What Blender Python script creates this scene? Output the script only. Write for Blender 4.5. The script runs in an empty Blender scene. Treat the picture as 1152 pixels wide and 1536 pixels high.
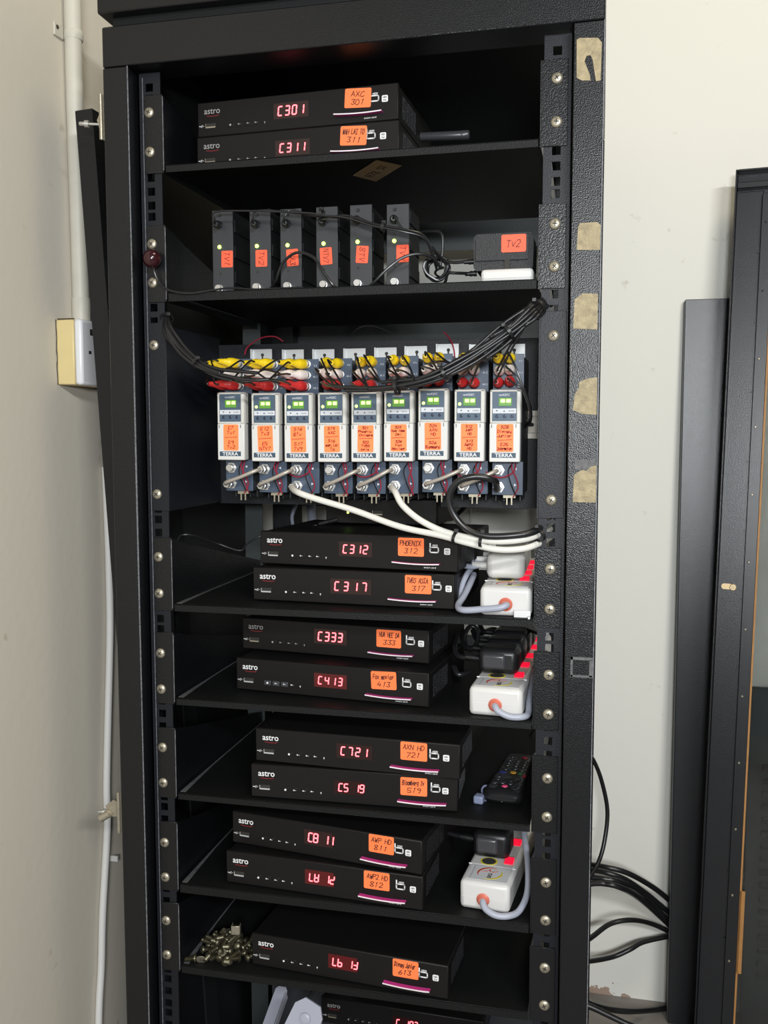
import bpy, bmesh, math, random
from mathutils import Vector, Matrix
random.seed(7)
C = bpy.context.scene.collection
R = math.radians

# ---------------------------------------------------------------- camera, light, exposure
cam = bpy.data.objects.new('camera', bpy.data.cameras.new('camera')); C.objects.link(cam)
cam.data.sensor_fit = 'VERTICAL'; cam.data.sensor_height = 36.0; cam.data.lens = 33.063
cam.data.clip_start = 0.01
_f = Vector((-0.2247, 0.9708, -0.0838)).normalized(); _r = Vector((0.9743, 0.2254, -0.0010)).normalized()
_u = _r.cross(_f)
cam.matrix_world = Matrix(((_r.x, _u.x, -_f.x, 0.2853), (_r.y, _u.y, -_f.y, -1.0353), (_r.z, _u.z, -_f.z, 1.0643), (0, 0, 0, 1)))
bpy.context.scene.camera = cam

world = bpy.data.worlds.new('room_light'); bpy.context.scene.world = world; world.use_nodes = True
bg = world.node_tree.nodes['Background']; bg.inputs[0].default_value = (0.93, 0.96, 1.0, 1); bg.inputs[1].default_value = 0.10

def area_light(name, loc, target, sx, sy, power, color):
    l = bpy.data.lights.new(name, 'AREA'); l.shape = 'RECTANGLE'; l.size = sx; l.size_y = sy; l.energy = power; l.color = color
    o = bpy.data.objects.new(name, l); C.objects.link(o); o.location = loc
    o.rotation_euler = (Vector(target) - Vector(loc)).to_track_quat('-Z', 'Y').to_euler()
    return o
area_light('tube_light', (1.35, -2.3, 1.95), (0.2, 0.3, 1.0), 0.9, 0.10, 48, (0.97, 0.99, 1.0))
area_light('low_front_light', (0.45, -1.75, 1.22), (0.1, 0.3, 1.05), 0.26, 0.14, 25, (0.93, 0.97, 1.0))  # unseen light near camera height, added to brighten the wall behind the rack
area_light('ceiling_lamp', (0.9, -0.5, 2.9), (0.5, 0.4, 0.6), 0.5, 0.5, 13, (1.0, 0.87, 0.60))

vs = bpy.context.scene.view_settings
vs.view_transform = 'Standard'; vs.look = 'None'; vs.gamma = 1.0; vs.use_curve_mapping = False; vs.exposure = -0.05

# ---------------------------------------------------------------- materials
def mat(name, col, rough=0.5, metal=0.0, bump=0.0, bscale=400.0, vary=0.0, vscale=20.0, emit=None, estr=0.0, coat=0.0, trans=0.0, spec=0.5, detail=2.0):
    m = bpy.data.materials.new(name); m.use_nodes = True
    nt = m.node_tree; b = nt.nodes['Principled BSDF']
    b.inputs['Base Color'].default_value = (*col, 1); b.inputs['Roughness'].default_value = rough; b.inputs['Metallic'].default_value = metal
    b.inputs['Coat Weight'].default_value = coat; b.inputs['Transmission Weight'].default_value = trans
    b.inputs['Specular IOR Level'].default_value = spec
    if emit: b.inputs['Emission Color'].default_value = (*emit, 1); b.inputs['Emission Strength'].default_value = estr
    if bump or vary:
        tc = nt.nodes.new('ShaderNodeTexCoord')
    if bump:
        n = nt.nodes.new('ShaderNodeTexNoise'); n.inputs['Scale'].default_value = bscale; n.inputs['Detail'].default_value = detail
        bp = nt.nodes.new('ShaderNodeBump'); bp.inputs['Strength'].default_value = bump; bp.inputs['Distance'].default_value = 0.002
        nt.links.new(tc.outputs['Object'], n.inputs['Vector']); nt.links.new(n.outputs['Fac'], bp.inputs['Height']); nt.links.new(bp.outputs['Normal'], b.inputs['Normal'])
    if vary:
        n = nt.nodes.new('ShaderNodeTexNoise'); n.inputs['Scale'].default_value = vscale; n.inputs['Detail'].default_value = 5
        mx = nt.nodes.new('ShaderNodeMixRGB'); mx.inputs[1].default_value = (*[c * (1 - vary) for c in col], 1); mx.inputs[2].default_value = (*[min(1, c * (1 + vary)) for c in col], 1)
        nt.links.new(tc.outputs['Object'], n.inputs['Vector']); nt.links.new(n.outputs['Fac'], mx.inputs[0]); nt.links.new(mx.outputs[0], b.inputs['Base Color'])
    return m

POWDER = mat('black_hammered_paint', (0.0045, 0.0048, 0.0058), 0.34, bump=0.17, bscale=800, detail=0, spec=.42)
SHELF = mat('black_satin_paint', (0.0045, 0.0047, 0.0050), 0.55, bump=0.3, bscale=800, spec=.25)
DARK = mat('matt_black_paint', (0.006, 0.0065, 0.007), 0.6, bump=0.15, bscale=600, spec=.25)
PANELM = mat('black_panel_paint', (0.0065, 0.0075, 0.0100), 0.33, bump=0.14, bscale=700, spec=.65, vary=.3, vscale=60)
BACK = mat('dark_grey_paint', (0.034, 0.041, 0.041), 0.5, bump=0.1, bscale=500)
BLUEB = mat('blue_black_paint', (0.0060, 0.0070, 0.0105), 0.45, bump=0.2, bscale=800, spec=.35)
WORNHI = mat('worn_edge_highlight', (0.16, 0.165, 0.18), 0.45, vary=.95, vscale=260)  # chipped paint and the bright edge highlight, painted as one tone
EDGELIT = mat('lit_step_grey', (0.085, 0.087, 0.092), 0.6, vary=.5, vscale=120)  # lighter grey painted in for light on the shelf's edge step
STB = mat('black_plastic', (0.0055, 0.005, 0.005), 0.5, bump=0.05, bscale=1500, spec=.25)
STBF = mat('black_gloss_front', (0.0075, 0.0065, 0.0062), 0.48, spec=.22)
BLKRUB = mat('black_rubber', (0.010, 0.010, 0.011), 0.38)
BLKCAB = mat('black_cable_sheath', (0.011, 0.011, 0.012), 0.33)
NICKEL = mat('nickel_screw_metal', (0.40, 0.36, 0.28), 0.40, 0.70, vary=0.3, vscale=300)
STEEL = mat('bright_steel', (0.56, 0.55, 0.53), 0.40, 0.9)
DKALU = mat('dark_die_cast', (0.07, 0.072, 0.075), 0.5, 0.3)
RAILB = mat('beige_zinc', (0.60, 0.56, 0.47), 0.45, 0.2)
ALU = mat('plated_sheet_steel', (0.52, 0.53, 0.53), 0.40, 0.35)
DULLM = mat('dull_screw_metal', (0.115, 0.105, 0.070), 0.40, 0.85, vary=0.5, vscale=160)
SLOT = mat('dark_recess', (0.02, 0.018, 0.014), 0.7)
WHITEP = mat('white_plastic', (0.60, 0.59, 0.565), 0.40)
OFFW = mat('offwhite_plastic', (0.55, 0.54, 0.50), 0.42)
STRIPW = mat('power_strip_white', (0.60, 0.59, 0.575), 0.32)
LABELG = mat('light_grey_print', (0.62, 0.62, 0.63), 0.45)
SLATE = mat('slate_blue_print', (0.052, 0.085, 0.128), 0.45)
SLATEP = mat('slate_blue_plate', (0.048, 0.072, 0.112), 0.35)
NAVY = mat('navy_print', (0.035, 0.065, 0.10), 0.5)
NAVYB = mat('navy_button', (0.012, 0.020, 0.045), 0.35)
PALEB = mat('pale_grey_print', (0.55, 0.57, 0.60), 0.5)
ORANGE = mat('orange_paper', (1.0, 0.20, 0.055), 0.6)
ORANGE2 = mat('light_orange_paper', (1.0, 0.235, 0.065), 0.6)
REDPAP = mat('red_orange_paper', (0.95, 0.11, 0.045), 0.6)
INKB = mat('black_ink', (0.05, 0.012, 0.008), 0.6)
INKR = mat('red_ink', (0.42, 0.02, 0.01), 0.6)
PRINTW = mat('white_print', (0.72, 0.72, 0.72), 0.5)
PRINTG = mat('grey_print', (0.30, 0.29, 0.28), 0.5)
PRINTR = mat('red_print', (0.28, 0.015, 0.02), 0.5)
PINK = mat('magenta_plastic', (0.48, 0.03, 0.21), 0.4)
LIPW = mat('pale_lip', (0.78, 0.68, 0.72), 0.4)
DIGIT = mat('red_digit_led', (0.9, 0.1, 0.1), 0.5, emit=(1.0, 0.10, 0.12), estr=5.0)
GLOWB = mat('lit_red_display_window', (0.008, 0.004, 0.004), 0.25, emit=(1.0, 0.004, 0.02), estr=0.09)
GLOWR = mat('red_display_window', (0.008, 0.004, 0.004), 0.25, emit=(1.0, 0.004, 0.02), estr=0.012)
LEDG = mat('green_led', (0.5, 0.9, 0.1), 0.4, emit=(0.55, 1.0, 0.10), estr=6.0)
DISPG = mat('green_display', (0.06, 0.16, 0.03), 0.35, emit=(0.17, 0.45, 0.03), estr=0.42)
DIGG = mat('green_digit_led', (0.5, 0.9, 0.2), 0.4, emit=(0.62, 1.0, 0.18), estr=2.4)
NEON = mat('red_neon_switch', (0.75, 0.01, 0.03), 0.25, emit=(1.0, 0.01, 0.05), estr=0.75)
YEL = mat('yellow_plug_plastic', (0.80, 0.56, 0.012), 0.38)
WPLUG = mat('white_plug_plastic', (0.74, 0.66, 0.62), 0.40)
RPLUG = mat('red_plug_plastic', (0.50, 0.022, 0.022), 0.38)
REDW = mat('red_wire', (0.28, 0.012, 0.03), 0.45)
JUMP = mat('grey_coax', (0.40, 0.36, 0.31), 0.35, 0.35)
COAXW = mat('white_coax', (0.64, 0.625, 0.575), 0.42)
GREYC = mat('grey_cord', (0.33, 0.35, 0.42), 0.40)
TERRAC = mat('terracotta_bush', (0.55, 0.14, 0.09), 0.45)
TAPE = mat('yellowed_paper', (0.29, 0.235, 0.135), 0.6, vary=0.6, vscale=170, bump=0.4, bscale=400)
CARD = mat('brown_paper', (0.30, 0.21, 0.11), 0.7, vary=0.2, vscale=60)
RESID = mat('adhesive_residue', (0.10, 0.10, 0.10), 0.7, vary=0.8, vscale=260)
MAROON = mat('maroon_plastic', (0.030, 0.007, 0.009), 0.16)
CABLEW = mat('white_cable_sheath', (0.66, 0.65, 0.62), 0.5)
PIPEM = mat('painted_pipe', (0.52, 0.495, 0.42), 0.5, vary=0.12, vscale=25)
BOXY = mat('cream_painted_plastic', (0.62, 0.50, 0.24), 0.45, vary=0.08, vscale=40)
BOXW = mat('white_socket_plastic', (0.66, 0.66, 0.67), 0.30)
DIRT = mat('dirt_crack', (0.05, 0.035, 0.02), 0.9)
BRASS = mat('brass_latch', (0.55, 0.42, 0.24), 0.38, 0.6)
GLASS = mat('tinted_glass', (0.75, 0.78, 0.77), 0.02, trans=1.0)
GASK = mat('orange_gasket', (0.40, 0.19, 0.055), 0.6, vary=0.3, vscale=50)
GREYM = mat('grey_coated_metal', (0.36, 0.37, 0.43), 0.4)
CASEG = mat('grey_case', (0.050, 0.053, 0.062), 0.5)
ADAPT = mat('black_textured_plastic', (0.012, 0.012, 0.014), 0.5, bump=0.45, bscale=900)
MODG = mat('dark_grey_case', (0.026, 0.028, 0.032), 0.45, bump=0.1, bscale=900)
BLUEK = mat('blue_key', (0.03, 0.04, 0.16), 0.4)
YELK = mat('amber_key', (0.55, 0.28, 0.03), 0.4)
GREENK = mat('green_key', (0.02, 0.08, 0.03), 0.4)
REDK = mat('crimson_key', (0.25, 0.01, 0.03), 0.4)
PINKK = mat('pink_key', (0.60, 0.06, 0.16), 0.4)
KEY = mat('rubber_key', (0.022, 0.023, 0.026), 0.28)
CLEARB = mat('bluish_clear_plastic', (0.20, 0.23, 0.34), 0.25)
YELRING = mat('yellow_print', (0.66, 0.56, 0.03), 0.45)
REDARC = mat('brick_red_print', (0.50, 0.07, 0.03), 0.45)
GRAF = mat('graphite_plastic', (0.045, 0.045, 0.05), 0.3)

# ---------------------------------------------------------------- mesh builder
class MB:
    def __init__(s, M=None): s.v = []; s.f = []; s.sm = []; s.M = M or Matrix()
    def _add(s, vs_, fs, smooth=False):
        n = len(s.v); s.v += [s.M @ Vector(p) for p in vs_]
        for f in fs: s.f.append(tuple(n + i for i in f)); s.sm.append(smooth)
    def box(s, x0, x1, y0, y1, z0, z1, b=0.0):
        if x1 < x0: x0, x1 = x1, x0
        if y1 < y0: y0, y1 = y1, y0
        if z1 < z0: z0, z1 = z1, z0
        if b <= 0:
            s._add([(x0, y0, z0), (x1, y0, z0), (x1, y1, z0), (x0, y1, z0), (x0, y0, z1), (x1, y0, z1), (x1, y1, z1), (x0, y1, z1)],
                   [(0, 3, 2, 1), (4, 5, 6, 7), (0, 1, 5, 4), (1, 2, 6, 5), (2, 3, 7, 6), (3, 0, 4, 7)]); return s
        b = min(b, (x1 - x0) * .49, (y1 - y0) * .49, (z1 - z0) * .49)
        bm = bmesh.new(); bmesh.ops.create_cube(bm, size=1)
        for v in bm.verts: v.co = Vector((x0 + (v.co.x + .5) * (x1 - x0), y0 + (v.co.y + .5) * (y1 - y0), z0 + (v.co.z + .5) * (z1 - z0)))
        bmesh.ops.bevel(bm, geom=bm.edges[:], offset=b, segments=2 if b > .0015 else 1, profile=.5, affect='EDGES')
        bm.verts.index_update()
        bm.normal_update(); flat = [max(abs(c) for c in f.normal) > .9995 for f in bm.faces]; n0 = len(s.sm)
        s._add([v.co.copy() for v in bm.verts], [tuple(v.index for v in f.verts) for f in bm.faces], True)
        s.sm[n0:] = [not q for q in flat]; bm.free(); return s
    def prism(s, poly, axis, a0, a1):
        # poly: 2D points; axis 'y' -> (x,z), 'z' -> (x,y), 'x' -> (y,z)
        def P(p, a): return {'y': (p[0], a, p[1]), 'z': (p[0], p[1], a), 'x': (a, p[0], p[1])}[axis]
        n = len(poly)
        s._add([P(p, a0) for p in poly] + [P(p, a1) for p in poly],
               [tuple(range(n)), tuple(range(2 * n - 1, n - 1, -1))] + [(i, i + n, (i + 1) % n + n, (i + 1) % n) for i in range(n)]); return s
    def lathe(s, prof, c=(0, 0, 0), d=(0, -1, 0), n=14):
        # prof: list of (radius, distance along d)
        d = Vector(d).normalized(); c = Vector(c); q = d.to_track_quat('Z', 'Y'); vs_ = []; fs = []
        for r, t in prof:
            for i in range(n):
                a = 2 * math.pi * i / n; vs_.append(c + q @ Vector((r * math.cos(a), r * math.sin(a), t)))
        for k in range(len(prof) - 1):
            for i in range(n):
                j = (i + 1) % n; fs.append((k * n + i, k * n + j, (k + 1) * n + j, (k + 1) * n + i))
        s._add(vs_, fs, True)
        m = len(prof) - 1
        s._add([vs_[i] for i in range(n)], [tuple(range(n - 1, -1, -1))]); s._add([vs_[m * n + i] for i in range(n)], [tuple(range(n))]); return s
    def cyl(s, c, d, r, h, n=14): return s.lathe([(r, 0), (r, h)], c, d, n)
    def ball(s, c, r, n=10, sz=1.0):
        prof = [(max(1e-5, r * math.sin(math.pi * k / 8)), -r * sz * math.cos(math.pi * k / 8)) for k in range(9)]
        return s.lathe(prof, c, (0, 0, 1), n)
    def tube(s, pts, r, n=8, sub=6, curve=True):
        pts = [Vector(p) for p in pts]
        if curve and len(pts) > 2:
            P = [pts[0] * 2 - pts[1]] + pts + [pts[-1] * 2 - pts[-2]]; out = []
            for i in range(1, len(P) - 2):
                a, b, c, d = P[i - 1], P[i], P[i + 1], P[i + 2]
                for k in range(sub):
                    t = k / sub
                    out.append(.5 * ((2 * b) + (c - a) * t + (2 * a - 5 * b + 4 * c - d) * t * t + (3 * b - a - 3 * c + d) * t ** 3))
            out.append(pts[-1]); pts = out
        vs_ = []; fs = []; N = None
        for i, p in enumerate(pts):
            t = (pts[min(i + 1, len(pts) - 1)] - pts[max(i - 1, 0)])
            t = t.normalized() if t.length > 1e-9 else Vector((0, 0, 1))
            if N is None: N = t.orthogonal().normalized()
            N = (N - t * N.dot(t)); N = N.normalized() if N.length > 1e-6 else t.orthogonal().normalized()
            B = t.cross(N)
            for k in range(n):
                a = 2 * math.pi * k / n; vs_.append(p + (N * math.cos(a) + B * math.sin(a)) * r)
        for i in range(len(pts) - 1):
            for k in range(n):
                j = (k + 1) % n; fs.append((i * n + k, i * n + j, (i + 1) * n + j, (i + 1) * n + k))
        fs.append(tuple(range(n - 1, -1, -1))); m = (len(pts) - 1) * n; fs.append(tuple(range(m, m + n)))
        s._add(vs_, fs, True); return s
    def ribbon(s, pts, w, M):      # flat pen stroke in the xz plane of M, thin
        pts = [Vector((p[0], 0, p[1])) for p in pts]
        for a, b in zip(pts[:-1], pts[1:]):
            d = b - a
            if d.length < 1e-7: continue
            d.normalize(); nrm = Vector((-d.z, 0, d.x)) * w / 2; a2 = a - d * w * .35; b2 = b + d * w * .35; th = Vector((0, -.00015, 0))
            q = [a2 - nrm, b2 - nrm, b2 + nrm, a2 + nrm]
            s._add([M @ p for p in q] + [M @ (p + th) for p in q], [(4, 5, 6, 7), (0, 1, 5, 4), (1, 2, 6, 5), (2, 3, 7, 6), (3, 0, 4, 7)])
    def text(s, body, size, M, bold=0.0, align='CENTER', th=.0002, width=None):
        key = (body, bold)
        if key not in TEXTS:
            cu = bpy.data.curves.new('t', 'FONT'); cu.body = body; cu.size = 1.0; cu.offset = bold; cu.resolution_u = 3
            o = bpy.data.objects.new('t', cu); C.objects.link(o)
            dg = bpy.context.evaluated_depsgraph_get(); me = bpy.data.meshes.new_from_object(o.evaluated_get(dg))
            TEXTS[key] = ([v.co.copy() for v in me.vertices], [tuple(p.vertices) for p in me.polygons])
            bpy.data.objects.remove(o); bpy.data.curves.remove(cu); bpy.data.meshes.remove(me)
        vs_, fs = TEXTS[key]
        x0 = min(v.x for v in vs_); x1 = max(v.x for v in vs_); sx = size if width is None else width / (x1 - x0)
        ox = -(x0 + x1) / 2 if align == 'CENTER' else -x0
        n = len(vs_)
        s._add([M @ Vector(((v.x + ox) * sx, -th, v.y * size)) for v in vs_], fs)
        return s
    def mesh(s, name):
        me = bpy.data.meshes.new(name); me.from_pydata([tuple(v) for v in s.v], [], s.f)
        me.update(); me.set_sharp_from_angle(angle=R(50)); me.polygons.foreach_set('use_smooth', s.sm); me.update()
        return me
TEXTS = {}

def obj(name, mb, m, parent=None):
    me = mb.mesh(name) if isinstance(mb, MB) else mb
    if m is not None and len(me.materials) == 0: me.materials.append(m)
    o = bpy.data.objects.new(name, me); C.objects.link(o)
    if parent is not None: o.parent = parent
    return o
def tag(o, label, cat, group=None):
    o['label'] = label; o['category'] = cat
    if group: o['group'] = group
    return o
def thing(name, label, cat, loc=(0, 0, 0), rotz=0.0, group=None, rot=None):
    o = bpy.data.objects.new(name, None); C.objects.link(o); o.location = loc
    o.rotation_euler = rot if rot else (0, 0, rotz); o.empty_display_size = .02
    return tag(o, label, cat, group)
def struct(name, mb, m):
    o = obj(name, mb, m); o['kind'] = 'structure'; return o
def T(x, y, z): return Matrix.Translation((x, y, z))
def share(name, mesh, parent, loc=(0, 0, 0), rot=(0, 0, 0)):
    o = bpy.data.objects.new(name, mesh); C.objects.link(o); o.parent = parent; o.location = loc; o.rotation_euler = rot; return o

# single-stroke pen letters on a 4 x 6 grid
PEN = {'A': '00 26 40|12 32', 'B': '00 06 36 35 33 03|33 42 40 00', 'C': '45 36 15 03 01 10 30 41', 'D': '00 06 26 44 42 20 00', 'E': '40 00 06 46|03 33',
 'F': '00 06 46|03 33', 'G': '45 36 16 04 01 10 30 42 22', 'H': '00 06|40 46|03 43', 'I': '20 26|06 46|00 40', 'J': '46 41 30 10 01', 'K': '00 06|46 02 40', 'L': '06 00 40',
 'M': '00 06 22 46 40', 'N': '00 06 40 46', 'O': '10 02 04 16 36 44 42 30 10', 'P': '00 06 36 45 44 33 03', 'R': '00 06 36 45 43 33 03|23 40', 'S': '45 36 16 05 33 42 31 10 01',
 'T': '06 46|26 20', 'U': '06 01 10 30 41 46', 'V': '06 20 46', 'W': '06 10 24 30 46', 'X': '00 46|06 40', 'Y': '06 23 46|23 20', 'Z': '06 46 00 40',
 'a': '34 14 02 10 30 34 30 40', 'b': '06 00 30 42 33 03', 'c': '33 24 02 10 30 41', 'd': '46 40 10 02 14 44', 'e': '02 42 34 14 02 10 30 41', 'f': '46 36 25 20|03 43',
 'g': '44 14 02 11 41|44 4-1 1-1', 'h': '06 00|03 24 43 40', 'i': '24 20|25 26', 'k': '06 00|34 02 30', 'l': '26 21 30', 'm': '00 04|03 14 23 20|23 34 43 40', 'n': '00 04|03 24 43 40',
 'o': '10 02 14 34 42 30 10', 'p': '0-1 04 34 42 30 00', 'r': '00 04|02 24 44', 's': '43 24 03 32 21 00', 't': '26 20 40|04 44', 'u': '04 01 10 30 44 40', 'v': '04 20 44', 'w': '04 10 23 30 44',
 'x': '00 44|04 40', 'y': '04 11 41|44 4-1 1-1', 'z': '04 44 00 40', '0': '10 02 04 16 36 44 42 30 10', '1': '25 36 20', '2': '05 16 36 44 00 40', '3': '06 46 23 33 41 20 01',
 '4': '26 02 42|34 30', '5': '46 06 03 33 41 20 01', '6': '36 13 01 10 30 42 33 02', '7': '06 46 10', '8': '23 05 16 36 45 23 01 10 30 41 23', '9': '43 14 05 26 45 30 20'}
PENC = {}
for k, sv in PEN.items():
    st = []
    for part_ in sv.split('|'):
        pts = []
        for t in part_.split(): pts.append((int(t[0]), int(t[1:])))
        st.append(pts)
    PENC[k] = st
def pen(mb, M, lines, w, h, pw, rule=None, slant=0.15, seed=1):
    # handwriting: lines centred in a field w x h (metres); M places the field centre
    rnd = random.Random(seed); n = len(lines); lh = h / n
    for i, t in enumerate(lines):
        zc = h / 2 - lh * (i + .5)
        if t == '-': mb.ribbon([(-w * .47, zc - rnd.uniform(0, .0004)), (w * .47, zc + .0005)], pw, M); continue
        gw = min(w / max(len(t), 1) * 1.0, lh * .62); gh = lh * .62; x = -gw * len(t) / 2 + rnd.uniform(-.04, .04) * w
        for ch in t:
            if ch in PENC:
                jx = rnd.uniform(-.06, .06) * gw; jz = rnd.uniform(-.08, .08) * gh
                for st in PENC[ch]:
                    mb.ribbon([(x + jx + gw * (.1 + .19 * p[0]) + slant * gh * (p[1] / 6 - .5), zc + jz + gh * (p[1] / 6 - .5)) for p in st], pw, M)
            x += gw
def rounded(w, h, r, n=4, cx=0, cz=0):
    pts = []
    for (sx, sz, a0) in ((1, 1, 0), (-1, 1, 90), (-1, -1, 180), (1, -1, 270)):
        for k in range(n + 1):
            a = R(a0 + 90 * k / n); pts.append((cx + sx * (w / 2 - r) + r * math.cos(a), cz + sz * (h / 2 - r) + r * math.sin(a)))
    return pts
def sticker(parent, cx, y, cz, w, h, lines, m=None, ink=None, rot=0.0, pw=.0008, r=.0018, seed=1, rule=None, turn=0.0, field=None):
    mb = MB(T(cx, y, cz) @ Matrix.Rotation(R(rot), 4, 'Y')); mb.prism(rounded(w, h, r), 'y', 0, -.0003)
    s = obj('sticker', mb, m or ORANGE, parent)
    tm = MB(); fw, fh = field or (w * .82, h * .84)
    pen(tm, T(cx, y - .0003, cz) @ Matrix.Rotation(R(rot + turn), 4, 'Y'), lines, fw, fh, pw, seed=seed)
    obj('handwriting', tm, ink or INKB, s)
    return s
SEG = {'C': 'afed', 'L': 'fed', '3': 'abgcd', '0': 'abcdef', '1': 'bc', '2': 'abged', '7': 'abc', '4': 'fgbc', '5': 'afgcd', '9': 'abcdfg', '8': 'abcdefg', '6': 'afgedc', 'b': 'fgedc', ' ': '',
       'U': 'bcdefg', 'H': 'bcefg', 'd': 'bged', 'j': 'bgcd'}
def digits(mb, text, x, z, h, pitch, y, sl=.10):
    w = h * .50; t = h * .135
    for i, ch in enumerate(text):
        ox = x + i * pitch
        def seg(ax, az, bx, bz):
            d = Vector((bx - ax, 0, bz - az)).normalized(); nn = Vector((-d.z, 0, d.x)) * t / 2
            pts = []
            for (px, pz) in ((ax + d.x * t * .25 - nn.x, az + d.z * t * .25 - nn.z), (bx - d.x * t * .25 - nn.x, bz - d.z * t * .25 - nn.z), (bx - d.x * t * .25 + nn.x, bz - d.z * t * .25 + nn.z), (ax + d.x * t * .25 + nn.x, az + d.z * t * .25 + nn.z)):
                pts.append((ox + px + sl * pz, z + pz))
            mb.prism(pts, 'y', y, y - .0004)
        H2 = h / 2
        S = {'a': (0, h, w, h), 'b': (w, H2, w, h), 'c': (w, 0, w, H2), 'd': (0, 0, w, 0), 'e': (0, 0, 0, H2), 'f': (0, H2, 0, h), 'g': (0, H2, w, H2)}
        for c in SEG[ch]: seg(*S[c])

# ================================================================ the setting
WY = 0.72; WX = -0.40
def wall_mat(name, col, col2, damp=False):
    m = bpy.data.materials.new(name); m.use_nodes = True; nt = m.node_tree; b = nt.nodes['Principled BSDF']; b.inputs['Roughness'].default_value = .75
    tc = nt.nodes.new('ShaderNodeTexCoord')
    n1 = nt.nodes.new('ShaderNodeTexNoise'); n1.inputs['Scale'].default_value = 1.6; n1.inputs['Detail'].default_value = 6
    mx = nt.nodes.new('ShaderNodeMixRGB'); mx.inputs[1].default_value = (*col, 1); mx.inputs[2].default_value = (*col2, 1)
    nt.links.new(tc.outputs['Object'], n1.inputs['Vector']); nt.links.new(n1.outputs['Fac'], mx.inputs[0])
    last = mx.outputs[0]
    n3 = nt.nodes.new('ShaderNodeTexNoise'); n3.inputs['Scale'].default_value = 26; n3.inputs['Detail'].default_value = 3
    rp = nt.nodes.new('ShaderNodeValToRGB'); rp.color_ramp.elements[0].position = .70; rp.color_ramp.elements[1].position = .76
    nt.links.new(tc.outputs['Object'], n3.inputs['Vector']); nt.links.new(n3.outputs['Fac'], rp.inputs[0])
    m2 = nt.nodes.new('ShaderNodeMixRGB'); m2.blend_type = 'MULTIPLY'; m2.inputs[2].default_value = (.80, .78, .74, 1)
    nt.links.new(rp.outputs[0], m2.inputs[0]); nt.links.new(last, m2.inputs[1]); last = m2.outputs[0]
    if damp:
        # peeled, brown patch of bare plaster along the foot of the wall
        sp = nt.nodes.new('ShaderNodeSeparateXYZ'); nt.links.new(tc.outputs['Object'], sp.inputs[0])
        n2 = nt.nodes.new('ShaderNodeTexNoise'); n2.inputs['Scale'].default_value = 38; n2.inputs['Detail'].default_value = 8
        nt.links.new(tc.outputs['Object'], n2.inputs['Vector'])
        ma = nt.nodes.new('ShaderNodeMath'); ma.operation = 'MULTIPLY_ADD'; ma.inputs[1].default_value = -.12; nt.links.new(n2.outputs['Fac'], ma.inputs[0]); 
        mg = nt.nodes.new('ShaderNodeMapRange'); mg.inputs['From Min'].default_value = .26; mg.inputs['From Max'].default_value = .40; mg.inputs['To Min'].default_value = .0; mg.inputs['To Max'].default_value = .055; nt.links.new(sp.outputs['X'], mg.inputs['Value'])
        ad = nt.nodes.new('ShaderNodeMath'); ad.operation = 'ADD'; nt.links.new(sp.outputs['Z'], ad.inputs[0]); nt.links.new(mg.outputs[0], ad.inputs[1]); nt.links.new(ad.outputs[0], ma.inputs[2])
        lt = nt.nodes.new('ShaderNodeMath'); lt.operation = 'LESS_THAN'; lt.inputs[1].default_value = -.026; nt.links.new(ma.outputs[0], lt.inputs[0])
        m3 = nt.nodes.new('ShaderNodeMixRGB'); m3.inputs[2].default_value = (.36, .26, .20, 1); nt.links.new(lt.outputs[0], m3.inputs[0]); nt.links.new(last, m3.inputs[1]); last = m3.outputs[0]
    nt.links.new(last, b.inputs['Base Color'])
    nb = nt.nodes.new('ShaderNodeTexNoise'); nb.inputs['Scale'].default_value = 60; nb.inputs['Detail'].default_value = 4
    bp = nt.nodes.new('ShaderNodeBump'); bp.inputs['Strength'].default_value = .12; bp.inputs['Distance'].default_value = .003
    nt.links.new(tc.outputs['Object'], nb.inputs['Vector']); nt.links.new(nb.outputs['Fac'], bp.inputs['Height']); nt.links.new(bp.outputs['Normal'], b.inputs['Normal'])
    return m
struct('wall_back', MB().box(WX - .1, 2.6, WY, WY + .1, 0, 2.7), wall_mat('cream_wall_paint', (.76, .745, .68), (.72, .71, .655), True))
struct('wall_left', MB().box(WX - .1, WX, -2.6, WY, 0, 2.7), wall_mat('yellowed_wall_paint', (.60, .545, .445), (.57, .535, .465)))
struct('floor', MB().box(WX - .1, 2.6, -2.6, WY + .1, -.05, 0), mat('grey_cement', (.22, .20, .18), .6, bump=.2, bscale=60, vary=.3, vscale=6))

# ================================================================ the rack
ZT = 1.434
rack = thing('server_rack', 'tall open black steel equipment rack standing in the corner, front door removed', 'rack', (0, 0, 0))
for s in (-1, 1):
    mb = MB(); xi, xo = (.2495, .2805)
    a, b_ = (s * xi, s * xo)
    mb.box(min(a, b_), max(a, b_), -.020, .030, .06, ZT + .047, .0012)
    obj('corner_post', mb, POWDER, rack)
obj('worn_edge_glint', MB().box(-.2498, -.2490, -.0206, -.0190, .10, ZT + .047).box(.2799, .2807, -.0206, -.0196, .10, ZT + .047), WORNHI, rack)  # thin strips carrying chipped paint and the painted edge highlight
obj('header', MB().box(-.2805, .2805, -.020, .030, ZT + .0475, ZT + .0925, .0015), POWDER, rack)
obj('neck', MB().box(-.272, .272, -.008, .57, ZT + .0925, ZT + .106), DARK, rack)
obj('top_cover', MB().box(-.284, .2806, -.023, .585, ZT + .106, ZT + .16, .002), POWDER, rack)
obj('base', MB().box(-.2805, .2805, -.020, .58, .0, .06, .002), POWDER, rack)
hole_z = []
k = 0
for U in range(-2, 28):
    for o_ in (0, .015875, .028575):
        hole_z.append(ZT - U * .04445 - o_)
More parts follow.
